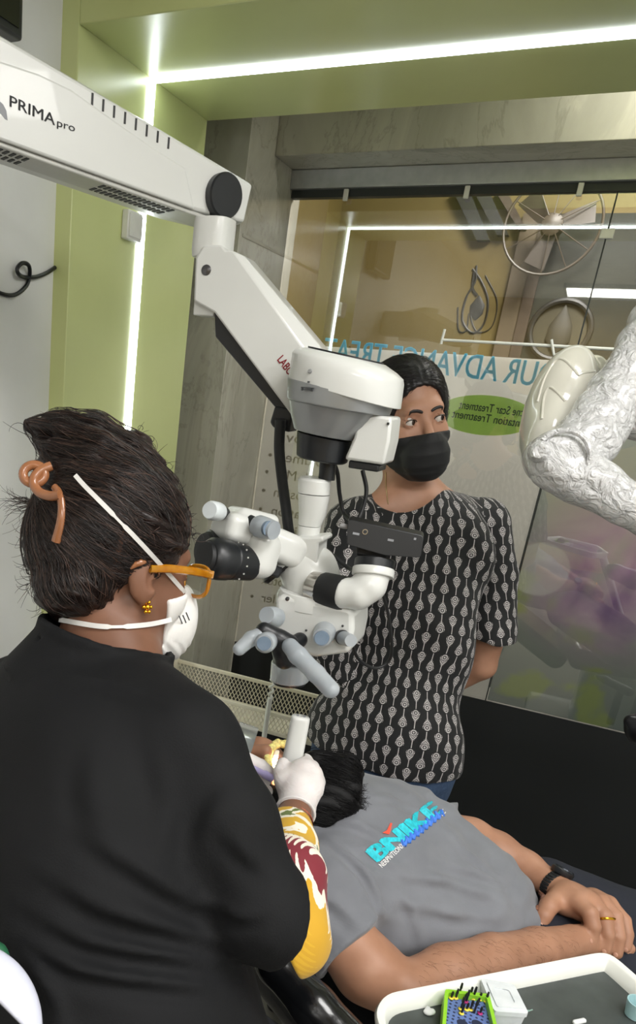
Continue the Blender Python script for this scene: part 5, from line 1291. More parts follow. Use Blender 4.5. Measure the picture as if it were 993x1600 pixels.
g.p(color=g.mix(m_, g.ramp(nz, [(0.3, (8, 9, 11)), (0.7, (13, 14, 16))]), g.ramp(nz, [(0.3, (168, 164, 164)), (0.7, (196, 191, 190))])), rough=0.8, sheen=0.08)
g.bump(g.noise(g.mapped((2.5, 2.5, 1)), 8, 5, 0.5, 0.8), 0.35, 0.01); M_kurti = g.m
obj('tunic', (kv, kf), M_kurti, nu, sharp=180, uv=uv.reshape(-1, 2))
# body skin
aR = [J(752, 822, 1.79, 28), J(766, 985, 1.80, 24), J(752, 1040, 1.84, 21), J(690, 1075, 1.93, 17)]
aL = [J(552, 822, 1.73, 28), J(528, 985, 1.76, 24), J(545, 1040, 1.83, 21), J(620, 1075, 1.93, 17)]
def hand_sdf(wr, d, n, s=1.0, curl=0.5, side=1):
    """open relaxed hand: wrist point, direction of the fingers, palm normal"""
    d = unit(d); n = unit(np.asarray(n) - np.asarray(n).dot(d) * d); x = np.cross(d, n) * side; fs = [s_cone(wr, 0.022 * s, wr + d * 0.045 * s, 0.024 * s), s_cone(wr + d * 0.075 * s + x * 0.026 * s, 0.012 * s, wr + d * 0.072 * s - x * 0.028 * s, 0.011 * s), s_cone(wr + d * 0.04 * s + x * 0.02 * s, 0.016 * s, wr + d * 0.04 * s - x * 0.02 * s, 0.015 * s)]
    f = U(0.012 * s, *fs)
    for k, L in enumerate((0.072, 0.08, 0.075, 0.058)):
        b0 = wr + (d * (0.082 - 0.004 * abs(k - 1)) + x * (0.029 - 0.019 * k)) * s; pts = [np.append(b0, 0.0095 * s)]; dd = d.copy()
        for q in (0.45, 0.32, 0.23):
            dd = unit(dd + n * curl * 0.55); b0 = b0 + dd * L * q * s; pts.append(np.append(b0, (0.0085 - 0.0008 * len(pts)) * s))
        f = U(0.004, f, chain(pts, 0.002))
    t0 = wr + (d * 0.03 + x * 0.026) * s; th = unit(d * 0.6 + x * 0.7 + n * 0.4)
    return U(0.006, f, chain([np.append(t0, 0.013 * s), np.append(t0 + th * 0.034 * s, 0.0105 * s), np.append(t0 + unit(th + d * 0.5) * 0.062 * s, 0.0085 * s)], 0.002))
hdR = near(hand_sdf(aR[-1][:3], unit(aL[-1][:3] - aR[-1][:3]) - Z3 * 0.5, -Fb, 0.9), aR[-1], 0.19); hdL = near(hand_sdf(aL[-1][:3], unit(aR[-1][:3] - aL[-1][:3]) - Z3 * 0.9, -Fb, 0.9, side=-1), aL[-1], 0.19)
core = U(0.03, s_cone(hn.W(-0.03, 0, -0.055), 0.05, nbN - Fb * 0.01, 0.054), s_ell(P(650, 850, 1.77), (0.093, 0.15, 0.125), RB), s_cone(nbN, 0.052, P(745, 818, 1.79), 0.036), s_cone(nbN, 0.052, P(556, 818, 1.73), 0.036))
arms = U(0.01, chain(aR, 0.01), chain(aL, 0.01), hdR, hdL)
skn = U(0.016, U(0.012, hn.fn, core), arms)
sd('body', skn, [P(590, 560, 1.7), P(720, 560, 1.7), P(800, 850, 1.8), P(500, 850, 1.7), P(650, 1130, 1.98), P(650, 700, 1.58)], 0.05, 0.0036, SKN, nu)
gz = unit(Fn * 0.72 + r_ * 0.62)
for q in (1, -1): eye(hn, q, gz, nu)
# eyebrows, forehead mark
M_brow = pm('black brow hair', (24, 18, 16), 0.6, 0.3, 200)
for q in (1, -1):
    pts = [hn.W(0.12, q * s_, u__) for s_, u__ in ((0.013, 0.020), (0.024, 0.0235), (0.036, 0.0245), (0.046, 0.021), (0.053, 0.015))]
    p = drape(hn.fn, smooth_path(np.array(pts), 14), 0.0002, 12); obj('eyebrow', tube(p, np.array([0.0022] + [0.0032] * 6 + [0.0026] * 4 + [0.0018, 0.0014, 0.0008]), 8), M_brow, nu)
    lid = [hn.W(0.096 - 0.3 * abs(t_) * 0.013, q * (0.032 + t_ * 0.0135), 0.0058 * (1 - t_ * t_) - 0.0003) for t_ in np.linspace(-1, 1, 11)]
    obj('eyelash_line', tube(drape(hn.fn, np.array(lid), 0.0003, 4), 0.0008, 6), M_brow, nu)
# hair drawn back
cap = hn.lfn(s_ell((-0.016, 0, 0.036), (0.106, 0.084, 0.101))); back = hn.lfn(s_ell((-0.06, 0, -0.03), (0.058, 0.06, 0.085)))
side = hn.lfn(U(0.02, s_ell((-0.004, 0.068, 0.010), (0.036, 0.018, 0.046)), s_ell((-0.004, -0.068, 0.010), (0.036, 0.018, 0.046))))
win = hn.lfn(s_ell((0.098, 0, -0.020), (0.078, 0.071, 0.092)))
hf = SUB(0.006, U(0.02, cap, back, side), win)
hf = SUB(0.004, hf, hn.lfn(lambda q: np.linalg.norm(np.stack([(q[:, 1]) / 0.0016, (q[:, 2] - 0.145) / 0.02], 1), axis=1) * 0.0016 - 0.0016))
M_hairN = hair_mat('black hair', (12, 11, 12), (30, 27, 26), (40, 40, 40))
hl = lambda p: hf(p) + 0.0008 * np.sin(hn.loc(p)[:, 1] * 420 + 4 * np.sin(hn.loc(p)[:, 0] * 30))
sd('hair', hl, [hn.C], 0.15, 0.0038, M_hairN, nu)
sx = rng.uniform(595, 705, 500); sy = rng.uniform(558, 660, 500); seeds = hit(hf, np.stack([sx, sy], 1), 1.4); seeds = seeds[np.abs(hf(seeds)) < 0.003]
def fldn(p):
    q = hn.loc(p); return -hn.F[None] * 1.0 + hn.S[None] * np.sign(q[:, 1])[:, None] * 0.8 - hn.U[None] * 0.5
strands('hair_strands', list(flow_hair(hf, seeds, fldn, 12, 0.006)), 0.0005, pm('black hair strands', (26, 22, 22), 0.35, 0.3, 60, spec=0.5), nu)
# black mask
mkn = s_ell((0.085, 0, -0.075), (0.038, 0.052, 0.055)); mkt = s_ell((0.106, 0, -0.05), (0.018, 0.022, 0.04))
def mask_n(q):
    d = smin(hn.g(q) - 0.004, smin(mkn(q), mkt(q), 0.02), 0.01)
    d = smax(d, (q[:, 2] + 0.027) - 0.10 * (q[:, 0] - 0.09) , 0.003); d = smax(d, 0.018 - q[:, 0], 0.003); d = smax(d, -(q[:, 2] + 0.128), 0.004)
    return d + 0.0011 * np.abs(np.sin((q[:, 2] + 0.02) * 130)) * (q[:, 2] > -0.105)
mko = sd('face_mask', hn.lfn(mask_n), [hn.W(0.07, 0, -0.075)], 0.1, 0.003, cloth_mat('black mask cloth', (8, 9, 11), (12, 13, 15), 0.7, 420, 0.25, 0.04), nu)
for q in (1, -1):
    for za, zb in ((-0.035, -0.005), (-0.11, -0.04)):
        p = smooth_path(np.array([hn.W(0.02, q * 0.068, za), hn.W(0.005, q * 0.078, (za + zb) / 2), hn.W(-0.012, q * 0.083, zb)]), 10); obj('ear_loop', tube(drape(hn.fn, p, 0.0025, 4), 0.0013, 6), M_rub, mko)
# thin necklace
pts = smooth_path(np.array([(603, 738), (603, 755), (604, 772), (606, 788)], float), 16)
p = hit(skn, pts, 1.4, off=0.0012); obj('necklace', tube(p, 0.0010, 6), pm('pale gold chain', (206, 182, 140), 0.3, metal=0.8), nu)
# jeans and shoes
g = G('blue denim'); n = g.noise(scale=240, detail=2); n2 = g.noise(scale=9, detail=5)
g.p(color=g.mix(0.25, g.ramp(n2, [(0.3, (30, 48, 76)), (0.7, (58, 84, 118))]), g.ramp(n, [(0.3, (40, 56, 84)), (0.7, (96, 118, 146))])), rough=0.85).bump(n2, 0.3, 0.01); M_jean = g.m
hc = P(596, 1172, 1.79); legs = []
for q in (1, -1):
    h0 = hc + Sb * q * 0.085; k0 = np.array([h0[0], h0[1] - 0.01, 0.46]); a0 = np.array([h0[0] + 0.01 * q, h0[1] + 0.02, 0.09])
    legs.append(chain([np.append(h0, 0.08), np.append(k0, 0.062), np.append(a0, 0.05)], 0.03))
jn = U(0.03, s_ell(hc, (0.106, 0.158, 0.12), RB), *legs)
sd('jeans', folds(jn, 0.0022, 60), [hc + [0.2, 0.2, 0.1], hc - [0.2, 0.2, 0], [hc[0], hc[1], 0.06]], 0.05, 0.008, M_jean, nu)
for q in (1, -1):
    h0 = hc + Sb * q * 0.085; a0 = np.array([h0[0] + 0.01 * q, h0[1] + 0.02, 0.0])
    sh = SUB(0.004, U(0.03, s_ell(a0 + Fb * 0.06 + [0, 0, 0.03], (0.13, 0.045, 0.04), RB), s_cone(a0 + [0, 0, 0.04], 0.042, a0 + [0, 0, 0.1], 0.045)), s_plane((0, 0, 0.004), (0, 0, 1)))
    sd('shoe', sh, [a0 + Fb * 0.06 + [0, 0, 0.05]], 0.16, 0.007, pm('black shoe', (20, 20, 22), 0.4), nu)
# ================================================================== reclining patient
nS = P(500, 1400, 1.14); fS = P(622, 1280, 1.385)
Ac = unit(fS - nS); Ax = P(770, 1415, 1.33) - P(545, 1310, 1.255); Ax = unit(Ax - Ax.dot(Ac) * Ac); Nc = np.cross(Ax, Ac); Nc = Nc if Nc.dot(P(600, 1340, 1.27) - CAMP) < 0 else -Nc
RP = np.array([Ax, Ac, Nc])
pt = thing('person', (P(720, 1440, 1.3)[0], P(720, 1440, 1.3)[1], 0.45), 'man lying back in a grey printed T-shirt with his hands folded', 'person')
SKP = skin_mat('tan skin', (152, 109, 85), (176, 131, 105))
chest = s_ell(P(585, 1348, 1.285), (0.16, 0.185, 0.105), RP); belly = s_ell(P(705, 1412, 1.33), (0.155, 0.165, 0.115), RP)
tor = U(0.07, chest, belly)
tor = U(0.05, tor, s_cone(P(545, 1300, 1.26), 0.06, fS, 0.052), s_cone(P(520, 1330, 1.22), 0.06, nS, 0.06))
# sleeves
nsl = chain([J(500, 1400, 1.14, 72), J(548, 1492, 1.095, 62), J(590, 1540, 1.08, 62)], 0.02); r_, u_, w_ = view_basis(540, 1480)
nsl = AND(0.003, nsl, s_plane(P(541, 1486, 1.05), unit(r_ * 0.72 - u_ * 0.70)))
fsl = chain([J(622, 1282, 1.385, 50), J(712, 1296, 1.41, 36), J(760, 1320, 1.42, 34)], 0.02); fsl = AND(0.003, fsl, s_plane(P(712, 1280, 1.40), unit(r_ * 0.95 - u_ * 0.25)))
hemq = s_plane(P(835, 1430, 1.36), Ax)
ts = U(0.03, AND(0.004, tor, hemq), nsl, fsl)
ts = SUB(0.004, ts, s_cone(P(500, 1235, 1.22), 0.062, P(455, 1215, 1.22), 0.07))
rad_c = P(470, 1400, 1.15)
def tfold(p): return np.clip(1.2 - np.linalg.norm(p - P(600, 1290, 1.25), axis=1) / 0.16, 0.25, 1)
tsf = folds(ts, 0.0042, 34, unit(Ax * 0.55 + Ac * 0.8))
tsf = folds(tsf, 0.0022, 75, unit(Ax * 0.9 - Ac * 0.3))
tsf = creases(tsf, ts, [([(492, 1305), (545, 1350), (582, 1405), (596, 1450)], 0.009, 0.008), ([(500, 1290), (560, 1300), (605, 1325)], 0.006, 0.008), ([(520, 1320), (585, 1350), (640, 1385)], 0.005, 0.009), ([(600, 1385), (690, 1390), (780, 1420)], 0.007, 0.009),
    ([(615, 1400), (640, 1440), (648, 1485)], 0.006, 0.008), ([(562, 1252), (630, 1262), (690, 1288)], 0.004, 0.007), ([(660, 1350), (730, 1370), (800, 1400)], 0.005, 0.008), ([(600, 1420), (690, 1440), (800, 1450)], 0.005, 0.009), ([(470, 1400), (520, 1430), (560, 1470)], 0.005, 0.010), ([(700, 1310), (740, 1350), (790, 1385)], 0.005, 0.007)], 0.9)
M_tee = cloth_mat('grey T-shirt jersey', (108, 110, 116), (120, 122, 128), 0.85, 500, 0.3)
tb = [P(430, 1350, 1.1), P(600, 1220, 1.45), P(730, 1250, 1.45), P(860, 1400, 1.45), P(500, 1560, 1.05), P(850, 1480, 1.2), P(640, 1520, 1.15)]
sd('t_shirt', tsf, tb, 0.06, 0.005, M_tee, pt)
# skin body
nA = [J(515, 1440, 1.12, 48), J(575, 1515, 1.085, 52), J(632, 1553, 1.075, 46), J(700, 1518, 1.11, 41), J(770, 1497, 1.15, 36), J(840, 1482, 1.20, 31), J(893, 1470, 1.24, 24)]
fA = [J(640, 1285, 1.40, 34), J(735, 1310, 1.42, 31), J(775, 1330, 1.42, 30), J(820, 1356, 1.39, 26), J(868, 1386, 1.335, 20)]
top = U(0.012, chain([J(868, 1386, 1.335, 20), J(890, 1404, 1.30, 25), J(910, 1414, 1.28, 26)], 0.01), s_cone(P(905, 1408, 1.275), M1(14, 1.27), P(950, 1412, 1.30), M1(13, 1.3)), s_cone(P(880, 1410, 1.29), M1(18, 1.29), P(925, 1405, 1.31), M1(18, 1.31)))
fg = [chain(q, 0.002) for q in (
    [J(904, 1412, 1.268, 14), J(921, 1427, 1.245, 12.5), J(926, 1448, 1.238, 11.5), J(923, 1466, 1.24, 10)],
    [J(924, 1411, 1.275, 14), J(943, 1431, 1.255, 12.5), J(948, 1460, 1.245, 11.5), J(944, 1483, 1.245, 10)],
    [J(938, 1410, 1.29, 13.5), J(960, 1432, 1.268, 12), J(965, 1464, 1.255, 11), J(962, 1489, 1.255, 9.5)],
    [J(950, 1412, 1.305, 12), J(974, 1438, 1.285, 10.5), J(979, 1460, 1.275, 9.5), J(977, 1480, 1.27, 8.5)],
    [J(873, 1402, 1.30, 16), J(857, 1416, 1.275, 14), J(849, 1430, 1.265, 12.5), J(845, 1443, 1.262, 10)])]
topH = near(U(0.005, top, *fg), P(915, 1430, 1.27), 0.13)
low = U(0.012, chain([J(893, 1470, 1.24, 24), J(930, 1468, 1.275, 25), J(950, 1472, 1.29, 20)], 0.01))
lowF = [chain(q, 0.002) for q in (
    [J(950, 1462, 1.30, 11), J(972, 1470, 1.30, 10), J(982, 1482, 1.29, 9)], [J(952, 1474, 1.295, 11), J(972, 1488, 1.29, 10), J(972, 1500, 1.275, 9)],
    [J(948, 1484, 1.285, 11), J(962, 1498, 1.275, 10), J(955, 1506, 1.262, 9)], [J(938, 1488, 1.275, 10), J(948, 1504, 1.265, 9), J(938, 1508, 1.255, 8)], [J(905, 1462, 1.26, 13), J(925, 1452, 1.275, 11), J(945, 1448, 1.285, 9)])]
lowH = near(U(0.004, low, *lowF), P(935, 1475, 1.275), 0.11)
MOUTH = P(441, 1197, 1.245)
r_, u_, w_ = view_basis(430, 1190)
Up = unit(-r_ * 0.93 + u_ * 0.33 - w_ * 0.05); Fp = u_ * 0.60 - w_ * 0.75 + r_ * 0.25
hp_ = Head(MOUTH, Fp, Up, 1.0); hp_.C = MOUTH - (0.086 * hp_.F - 0.07 * hp_.U)
core = U(0.03, s_cone(hp_.W(-0.02, 0, -0.06), 0.055, P(545, 1300, 1.28), 0.06), s_cone(P(545, 1300, 1.29), 0.06, P(690, 1400, 1.34), 0.085), s_cone(P(545, 1300, 1.28), 0.05, fA[0][:3], 0.03), s_cone(P(545, 1310, 1.26), 0.05, nA[0][:3], 0.035))
mouth_cut = hp_.lfn(s_ell((0.100, 0, -0.066), (0.030, 0.024, 0.017)))
skp = U(0.014, U(0.02, SUB(0.003, hp_.fn, mouth_cut), core), chain(nA, 0.012), chain(fA, 0.012))
skp = U(0.004, U(0.008, skp, topH), lowH)
sd('body', skp, [hp_.C, P(990, 1500, 1.25), P(520, 1560, 1.05), P(600, 1560, 1.03), P(800, 1300, 1.48), P(990, 1380, 1.35), P(560, 1380, 1.4)], 0.1, 0.0036, SKP, pt)
# nails
M_nail = pm('finger nail', (186, 140, 118), 0.35)
for x, y in ((943, 1487), (961, 1492), (977, 1484), (923, 1470), (844, 1445)):
    q = hit(skp, [(x, y)], 0.9, off=0.0004)[0]; n_ = grad(skp, q[None])[0]; e1, e2, e3 = frame(n_, u_)
    obj('nail', sphere(q, 1, 10, 6, np.array([e1, e2, e3]), (0.0036, 0.0042, 0.0009)), M_nail, pt)
# printed chest graphic following the cloth
M_turq = pm('turquoise print', (38, 190, 204), 0.6, 0.12, 160); M_bprint = pm('blue print ink', (62, 118, 214), 0.6, 0.1, 120); M_wprint = pm('white print ink', (226, 226, 226), 0.6); M_rprint = pm('red print ink', (222, 84, 62), 0.6)
def chest_print(name, s, p0, p1, p2, mat, bold=0.0, sub=2):
    """lettering whose baseline runs from pixel p0 to p1, letters rising toward pixel p2, laid on the shirt"""
    v, f = text_mesh(s, 1.0, sub, bold); v = v - [v[:, 0].min(), 0, 0]; L = v[:, 0].max(); p0, p1, p2 = map(lambda q: np.array(q, float), (p0, p1, p2))
    pix = p0 + v[:, :1] / L * (p1 - p0) + v[:, 1:2] / 0.7 * (p2 - p0)
    return obj(name, (hit(tsf, pix, 0.9, off=0.0012), f), mat, pt, label=None)
chest_print('lettering', 'BNIKE', (588, 1347), (692, 1268), (569, 1330), M_turq, 0.05, 2)
chest_print('lettering', 'NERPN/TEONX', (596, 1356), (632, 1322), (590, 1350), M_wprint, 0.02, 1)
chest_print('lettering', 'DC', (690, 1276), (696, 1270), (685, 1270), M_wprint, 0.02, 1)
for k in range(9):
    x, y = 632 + k * 6.6, 1316 - k * 5.4
    obj('scribble', tube(hit(tsf, smooth_path(np.array([(x - 6, y - 4), (x - 1, y + 6), (x + 3, y - 6), (x + 7, y + 2)], float), 12), 0.9, off=0.0006), 0.0030, 6), M_bprint, pt)
def patch(name, pix, mat):
    p = hit(tsf, np.vstack([np.mean(pix, 0), pix]), 0.9, off=0.0012); n_ = len(pix); return obj(name, (p, [[0, 1 + i, 1 + (i + 1) % n_] for i in range(n_)]), mat, pt)
patch('bird_print', np.array([(596, 1302), (603, 1299), (609, 1286), (612, 1287), (609, 1298), (607, 1304)], float), M_rprint)
# beard and hair
M_beard = hair_mat('black beard', (5, 5, 6), (11, 10, 12), (40, 40, 40), 0.7)
r_, u_, w_ = view_basis(510, 1228)
e1 = unit(r_ * 0.98 - u_ * 0.1); e2 = np.cross(w_, e1); e2 = e2 if e2.dot(u_) > 0 else -e2
bd = U(0.03, s_box(P(512, 1230, 1.235), (M1(48, 1.23), M1(58, 1.23), 0.05), 0.03, np.array([e1, e2, w_])), chain([J(420, 1252, 1.215, 24), J(450, 1262, 1.205, 26), J(500, 1265, 1.205, 28)], 0.02))
bd = SUB(0.006, bd, hp_.lfn(s_ell((0.10, 0, -0.066), (0.05, 0.034, 0.028))))
sd('beard', lambda p: bd(p) + 0.003 * np.sin(p @ u_ * 90 + 2 * np.sin(p @ w_ * 50)) + 0.002 * np.sin((p @ unit(u_ + r_ * 0.3)) * 260 + 2 * np.sin(p @ r_ * 60)), [P(410, 1250, 1.22), P(540, 1250, 1.2), P(500, 1180, 1.24)], 0.06, 0.004, M_beard, pt)
pa_ = []
seeds = hit(bd, np.stack([rng.uniform(455, 560, 600), rng.uniform(1170, 1295, 600)], 1), 0.9, 40)
pth = flow_hair(bd, seeds, lambda p: np.tile(unit(r_ * 0.95 - u_ * 0.35), (len(p), 1)), 9, 0.005)
lst = list(pth)
for k in range(320):
    x, y = 564 + rng.normal(0, 4), rng.uniform(1225, 1294); lst.append(fly(x - 8, y, rng.uniform(6, 20), rng.normal(4, 6), 1.19, 6, 0.8))
strands('beard_strands', lst, 0.0006, pm('black beard strands', (9, 8, 9), 0.6, 0.3, 60, spec=0.25), pt)
hc_ = hp_.lfn(s_ell((-0.018, 0, 0.05), (0.1, 0.086, 0.098))); hw = hp_.lfn(s_ell((0.085, 0, -0.02), (0.085, 0.09, 0.10)))
sd('hair', SUB(0.008, hc_, hw), [hp_.C], 0.16, 0.005, M_beard, pt)
for q in (1, -1): eye(hp_, q, hp_.F, pt)
# clear eye shield
esh = thing('eye_shield', hp_.W(0.1, 0, 0)); esh.parent = pt; esh.location = Vector(hp_.W(0.1, 0, 0)) - Vector(pt.location)
th = np.linspace(-1.25, 1.25, 17)
obj('visor', loft([np.array([hp_.W(0.035 + 0.078 * math.cos(a), 0.082 * math.sin(a), h_) for a in th] + [hp_.W(0.032 + 0.078 * math.cos(a), 0.080 * math.sin(a), h_) for a in th[::-1]]) for h_ in (-0.016, 0.0, 0.03)]), pm('clear grey visor', (170, 176, 176), 0.15, trans=0.6), esh)
obj('frame', tube(np.array([hp_.W(0.036 + 0.08 * math.cos(a), 0.084 * math.sin(a), 0.03) for a in th]), 0.003, 8), M_blk, esh)
# lip retractor, teeth, tongue
rt = thing('lip_retractor', hp_.W(0.1, 0, -0.066)); rt.parent = pt; rt.location = Vector(hp_.W(0.1, 0, -0.066)) - Vector(pt.location)
M_ret = pm('cream silicone', (236, 206, 128), 0.35, 0.2, 160, bump=0.6, bscale=240, bdist=0.004)
t = np.linspace(0, 2 * np.pi, 32, endpoint=False)
obj('lip_ring', tube(np.array([hp_.W(0.103 - 6 * (0.029 * math.sin(a)) ** 2, 0.034 * math.sin(a), -0.066 + 0.022 * math.cos(a)) for a in t]), 0.0058, 10, closed=True), M_ret, rt)
for k in range(26):
    a = k * 2 * math.pi / 26; obj('fold', sphere(hp_.W(0.106 - 6 * (0.03 * math.sin(a)) ** 2, 0.037 * math.sin(a), -0.066 + 0.0255 * math.cos(a)), 0.0036 + 0.0012 * ((k * 5) % 3), 10, 8), M_ret, rt)
M_tooth = pm('tooth enamel', (240, 232, 214), 0.25)
for q, us in ((1, 0.011), (-1, -0.011)):
    for k in range(8):
        a = (k - 3.5) * 0.22; obj('tooth', box(hp_.W(0.072 + 0.024 * math.cos(a), 0.03 * math.sin(a), -0.066 + us), (0.007, 0.0062, 0.008), hp_.R), M_tooth, pt, bev=0.0015)
obj('tongue', sphere(hp_.W(0.088, 0, -0.070), 1, 20, 12, hp_.R, (0.012, 0.014, 0.009)), pm('tongue', (206, 106, 78), 0.35), pt)
# watch, bracelet, ring
wA, wB = fA[-2][:3], fA[-1][:3]; ax_ = unit(wB - wA); wc = wB - ax_ * 0.004; e1, e2, _ = frame(ax_, u_); rw = M1(21.5, 1.34)
wt = thing('wristwatch', wc); wt.parent = pt; wt.location = Vector(wc) - Vector(pt.location)
t = np.linspace(0, 2 * np.pi, 26, endpoint=False)
for k in range(26):
    a = t[k]; n_ = e1 * math.cos(a) + e2 * math.sin(a); obj('strap_link', box(wc + n_ * rw, (0.0042, rw * 0.23, 0.015), np.array([n_, np.cross(ax_, n_), ax_])), M_rub, wt, bev=0.001)
tn = unit(u_ * 0.9 + r_ * 0.45); tn = unit(tn - tn.dot(ax_) * ax_)
obj('watch_case', lathe(wc + tn * (rw - 0.001), wc + tn * (rw + 0.010), [(0, 0.017), (0.2, 0.0185), (0.8, 0.0185), (1, 0.016)], 28), M_blk, wt)
obj('watch_bezel', lathe(wc + tn * (rw + 0.0085), wc + tn * (rw + 0.0115), [(0, 0.017), (1, 0.0155)], 28), pm('gunmetal', (70, 74, 80), 0.25, metal=0.9), wt)
wc2 = wB + ax_ * 0.012 - ax_ * 0.03
bp = hit(skp, smooth_path(np.array([(846, 1392), (842, 1402), (839, 1412), (838, 1424)], float), 10), 1.0, off=0.001)
obj('bracelet', tube(bp, 0.0042, 8), pm('brown leather band', (110, 72, 54), 0.6, 0.3, 200), pt)
rq = [P(943, 1431, 1.255), P(948, 1460, 1.245)]
fdir = unit(P(965, 1464, 1.255) - P(960, 1432, 1.268)); fcn = P(961, 1437, 1.2665); e1, e2, _ = frame(fdir)
fdir = unit(P(948, 1460, 1.245) - P(943, 1431, 1.255)); fcn = P(944.5, 1436, 1.2535); e1, e2, _ = frame(fdir)
obj('ring', tube(np.array([fcn + (e1 * math.cos(a) + e2 * math.sin(a)) * M1(13, 1.255) for a in t]), 0.0022, 8, closed=True), M_gold, pt)
# trousers
lg = [chain([np.append(P(830, 1450, 1.38) + Ac * q * 0.09, 0.09), np.append(P(1020, 1520, 1.42) + Ac * q * 0.1, 0.085), np.append(P(1250, 1600, 1.45) + Ac * q * 0.1, 0.06)], 0.03) for q in (1, -1)]
sd('trousers', folds(U(0.04, *lg), 0.002, 50), [P(830, 1450, 1.38), P(1250, 1600, 1.45)], 0.24, 0.009, pm('dark navy trousers', (22, 26, 38), 0.85, bump=0.2), pt)
# arm hair
ah = []
fa_ = np.stack([rng.uniform(650, 900, 260), rng.uniform(1450, 1545, 260)], 1); q = hit(skp, fa_, 0.9); okk = np.abs(skp(q)) < 0.002
if okk.any(): ah = list(flow_hair(skp, q[okk], lambda p: np.tile(unit(r_ * 0.9 - u_ * 0.5), (len(p), 1)), 4, 0.0028, 0.0004, 0.35))
strands('arm_hair', ah, 0.00013, pm('arm hair', (70, 48, 36), 0.6), pt)

# ================================================================== dental chair
M_vinyl = pm('black vinyl', (12, 13, 15), 0.24, 0.1, 12, bump=0.25, bscale=18, bdist=0.006, coat=0.3)
dc = thing('dental_chair', (P(650, 1420, 1.35)[0], P(650, 1420, 1.35)[1], 0), 'black vinyl dental chair under the reclining man', 'dental chair')
bc = P(640, 1390, 1.33) - Nc * 0.165
bc = bc + Ax * 0.11 - Nc * 0.02
sd('backrest', s_box(bc, (0.27, 0.23, 0.045), 0.04, RP), [bc + Ax * 0.27 + Ac * 0.23, bc - Ax * 0.27 - Ac * 0.23, bc + Ax * 0.27 - Ac * 0.23, bc - Ax * 0.27 + Ac * 0.23], 0.08, 0.008, M_vinyl, dc)
bol = chain([J(405, 1478, 1.05, 20), J(432, 1508, 1.03, 31), J(490, 1572, 0.99, 35), J(560, 1650, 0.95, 40)], 0.01)
sd('side_bolster', bol, [P(405, 1478, 1.05), P(560, 1650, 0.95)], 0.05, 0.005, M_vinyl, dc)
hc2 = hp_.C - hp_.F * 0.160
sd('headrest', s_box(hc2, (0.035, 0.12, 0.11), 0.03, hp_.R), [hc2], 0.2, 0.007, M_vinyl, dc)
sc_ = P(1050, 1560, 1.5)
obj('seat', box((bc + Ax * 0.75) * [1, 1, 0] + [0, 0, 0.40], (0.8, 0.5, 0.1), np.array([unit(Ax * [1, 1, 0]), unit(np.cross([0, 0, 1], Ax * [1, 1, 0])), [0, 0, 1]])), M_vinyl, dc, bev=0.04, seg=4)
obj('base', box((bc + Ax * 0.6) * [1, 1, 0] + [0, 0, 0.175], (0.3, 0.25, 0.35), RB * 0 + np.eye(3)), M_white, dc, bev=0.03)
obj('foot_plate', box((bc + Ax * 0.6) * [1, 1, 0] + [0, 0, 0.02], (0.7, 0.5, 0.04)), M_white, dc, bev=0.015)
ar = [J(946, 1412, 1.76, 8), J(968, 1408, 1.77, 11), J(1030, 1412, 1.79, 13)]
sd('armrest', chain(ar, 0.01), ar, 0.04, 0.004, pm('dark grey armrest', (46, 48, 50), 0.35), dc)
obj('armrest_post', cyl(P(1010, 1416, 1.785), P(1010, 1416, 1.785) * [1, 1, 0] + [0, 0, 0.3], 0.015), M_blk, dc)
ob = [J(984, 1126, 1.6, 9), J(1002, 1138, 1.6, 24), J(1060, 1155, 1.6, 28), J(1180, 1175, 1.6, 30)]
st_ = thing('black_stool', P(1180, 1180, 1.6) * [1, 1, 0], 'black rounded seat edge at the far right border', 'stool')
sd('seat', chain(ob, 0.01), ob, 0.06, 0.005, pm('black seat', (20, 20, 24), 0.3), st_)
q = P(1180, 1180, 1.6); obj('column', cyl((q[0], q[1], 0.03), (q[0], q[1], q[2]), 0.025), M_blk, st_); obj('base', lathe((q[0], q[1], 0), (q[0], q[1], 0.03), [(0, 0.22), (0.6, 0.2), (1, 0.05)]), M_blk, st_)

# ================================================================== operator's stool back
ws = thing('operator_stool', P(-60, 1600, 0.72) * [1, 1, 0], 'white stool back with a green top edge behind the seated woman', 'stool')
wf = AND(0.004, s_ell(P(-62, 1610, 0.70), (M1(128, 0.7), M1(132, 0.7), 0.03), np.array(view_basis(-40, 1600))), s_plane(P(22, 1590, 0.7), unit(-view_basis(0, 1600)[0] * 0.66 - view_basis(0, 1600)[1] * 0.75)))
sd('backrest', wf, [P(-62, 1610, 0.70)], 0.1, 0.003, pm('glossy white cover', (214, 216, 232), 0.2, 0.02, 20, bump=0.15, bscale=12, bdist=0.01), ws)
gf = chain([J(-60, 1462, 0.74, 22), J(-5, 1492, 0.74, 15), J(12, 1506, 0.74, 6)], 0.01)
sd('top_band', gf, [P(-60, 1462, 0.74), P(12, 1506, 0.74)], 0.03, 0.003, pm('green vinyl', (40, 96, 66), 0.4), ws)
q = P(-190, 1640, 0.68); obj('column', cyl((q[0], q[1], 0.02), (q[0], q[1], q[2]), 0.02), M_chrome, ws); obj('base', lathe((q[0], q[1], 0), (q[0], q[1], 0.03), [(0, 0.2), (0.6, 0.18), (1, 0.04)]), M_blk, ws)

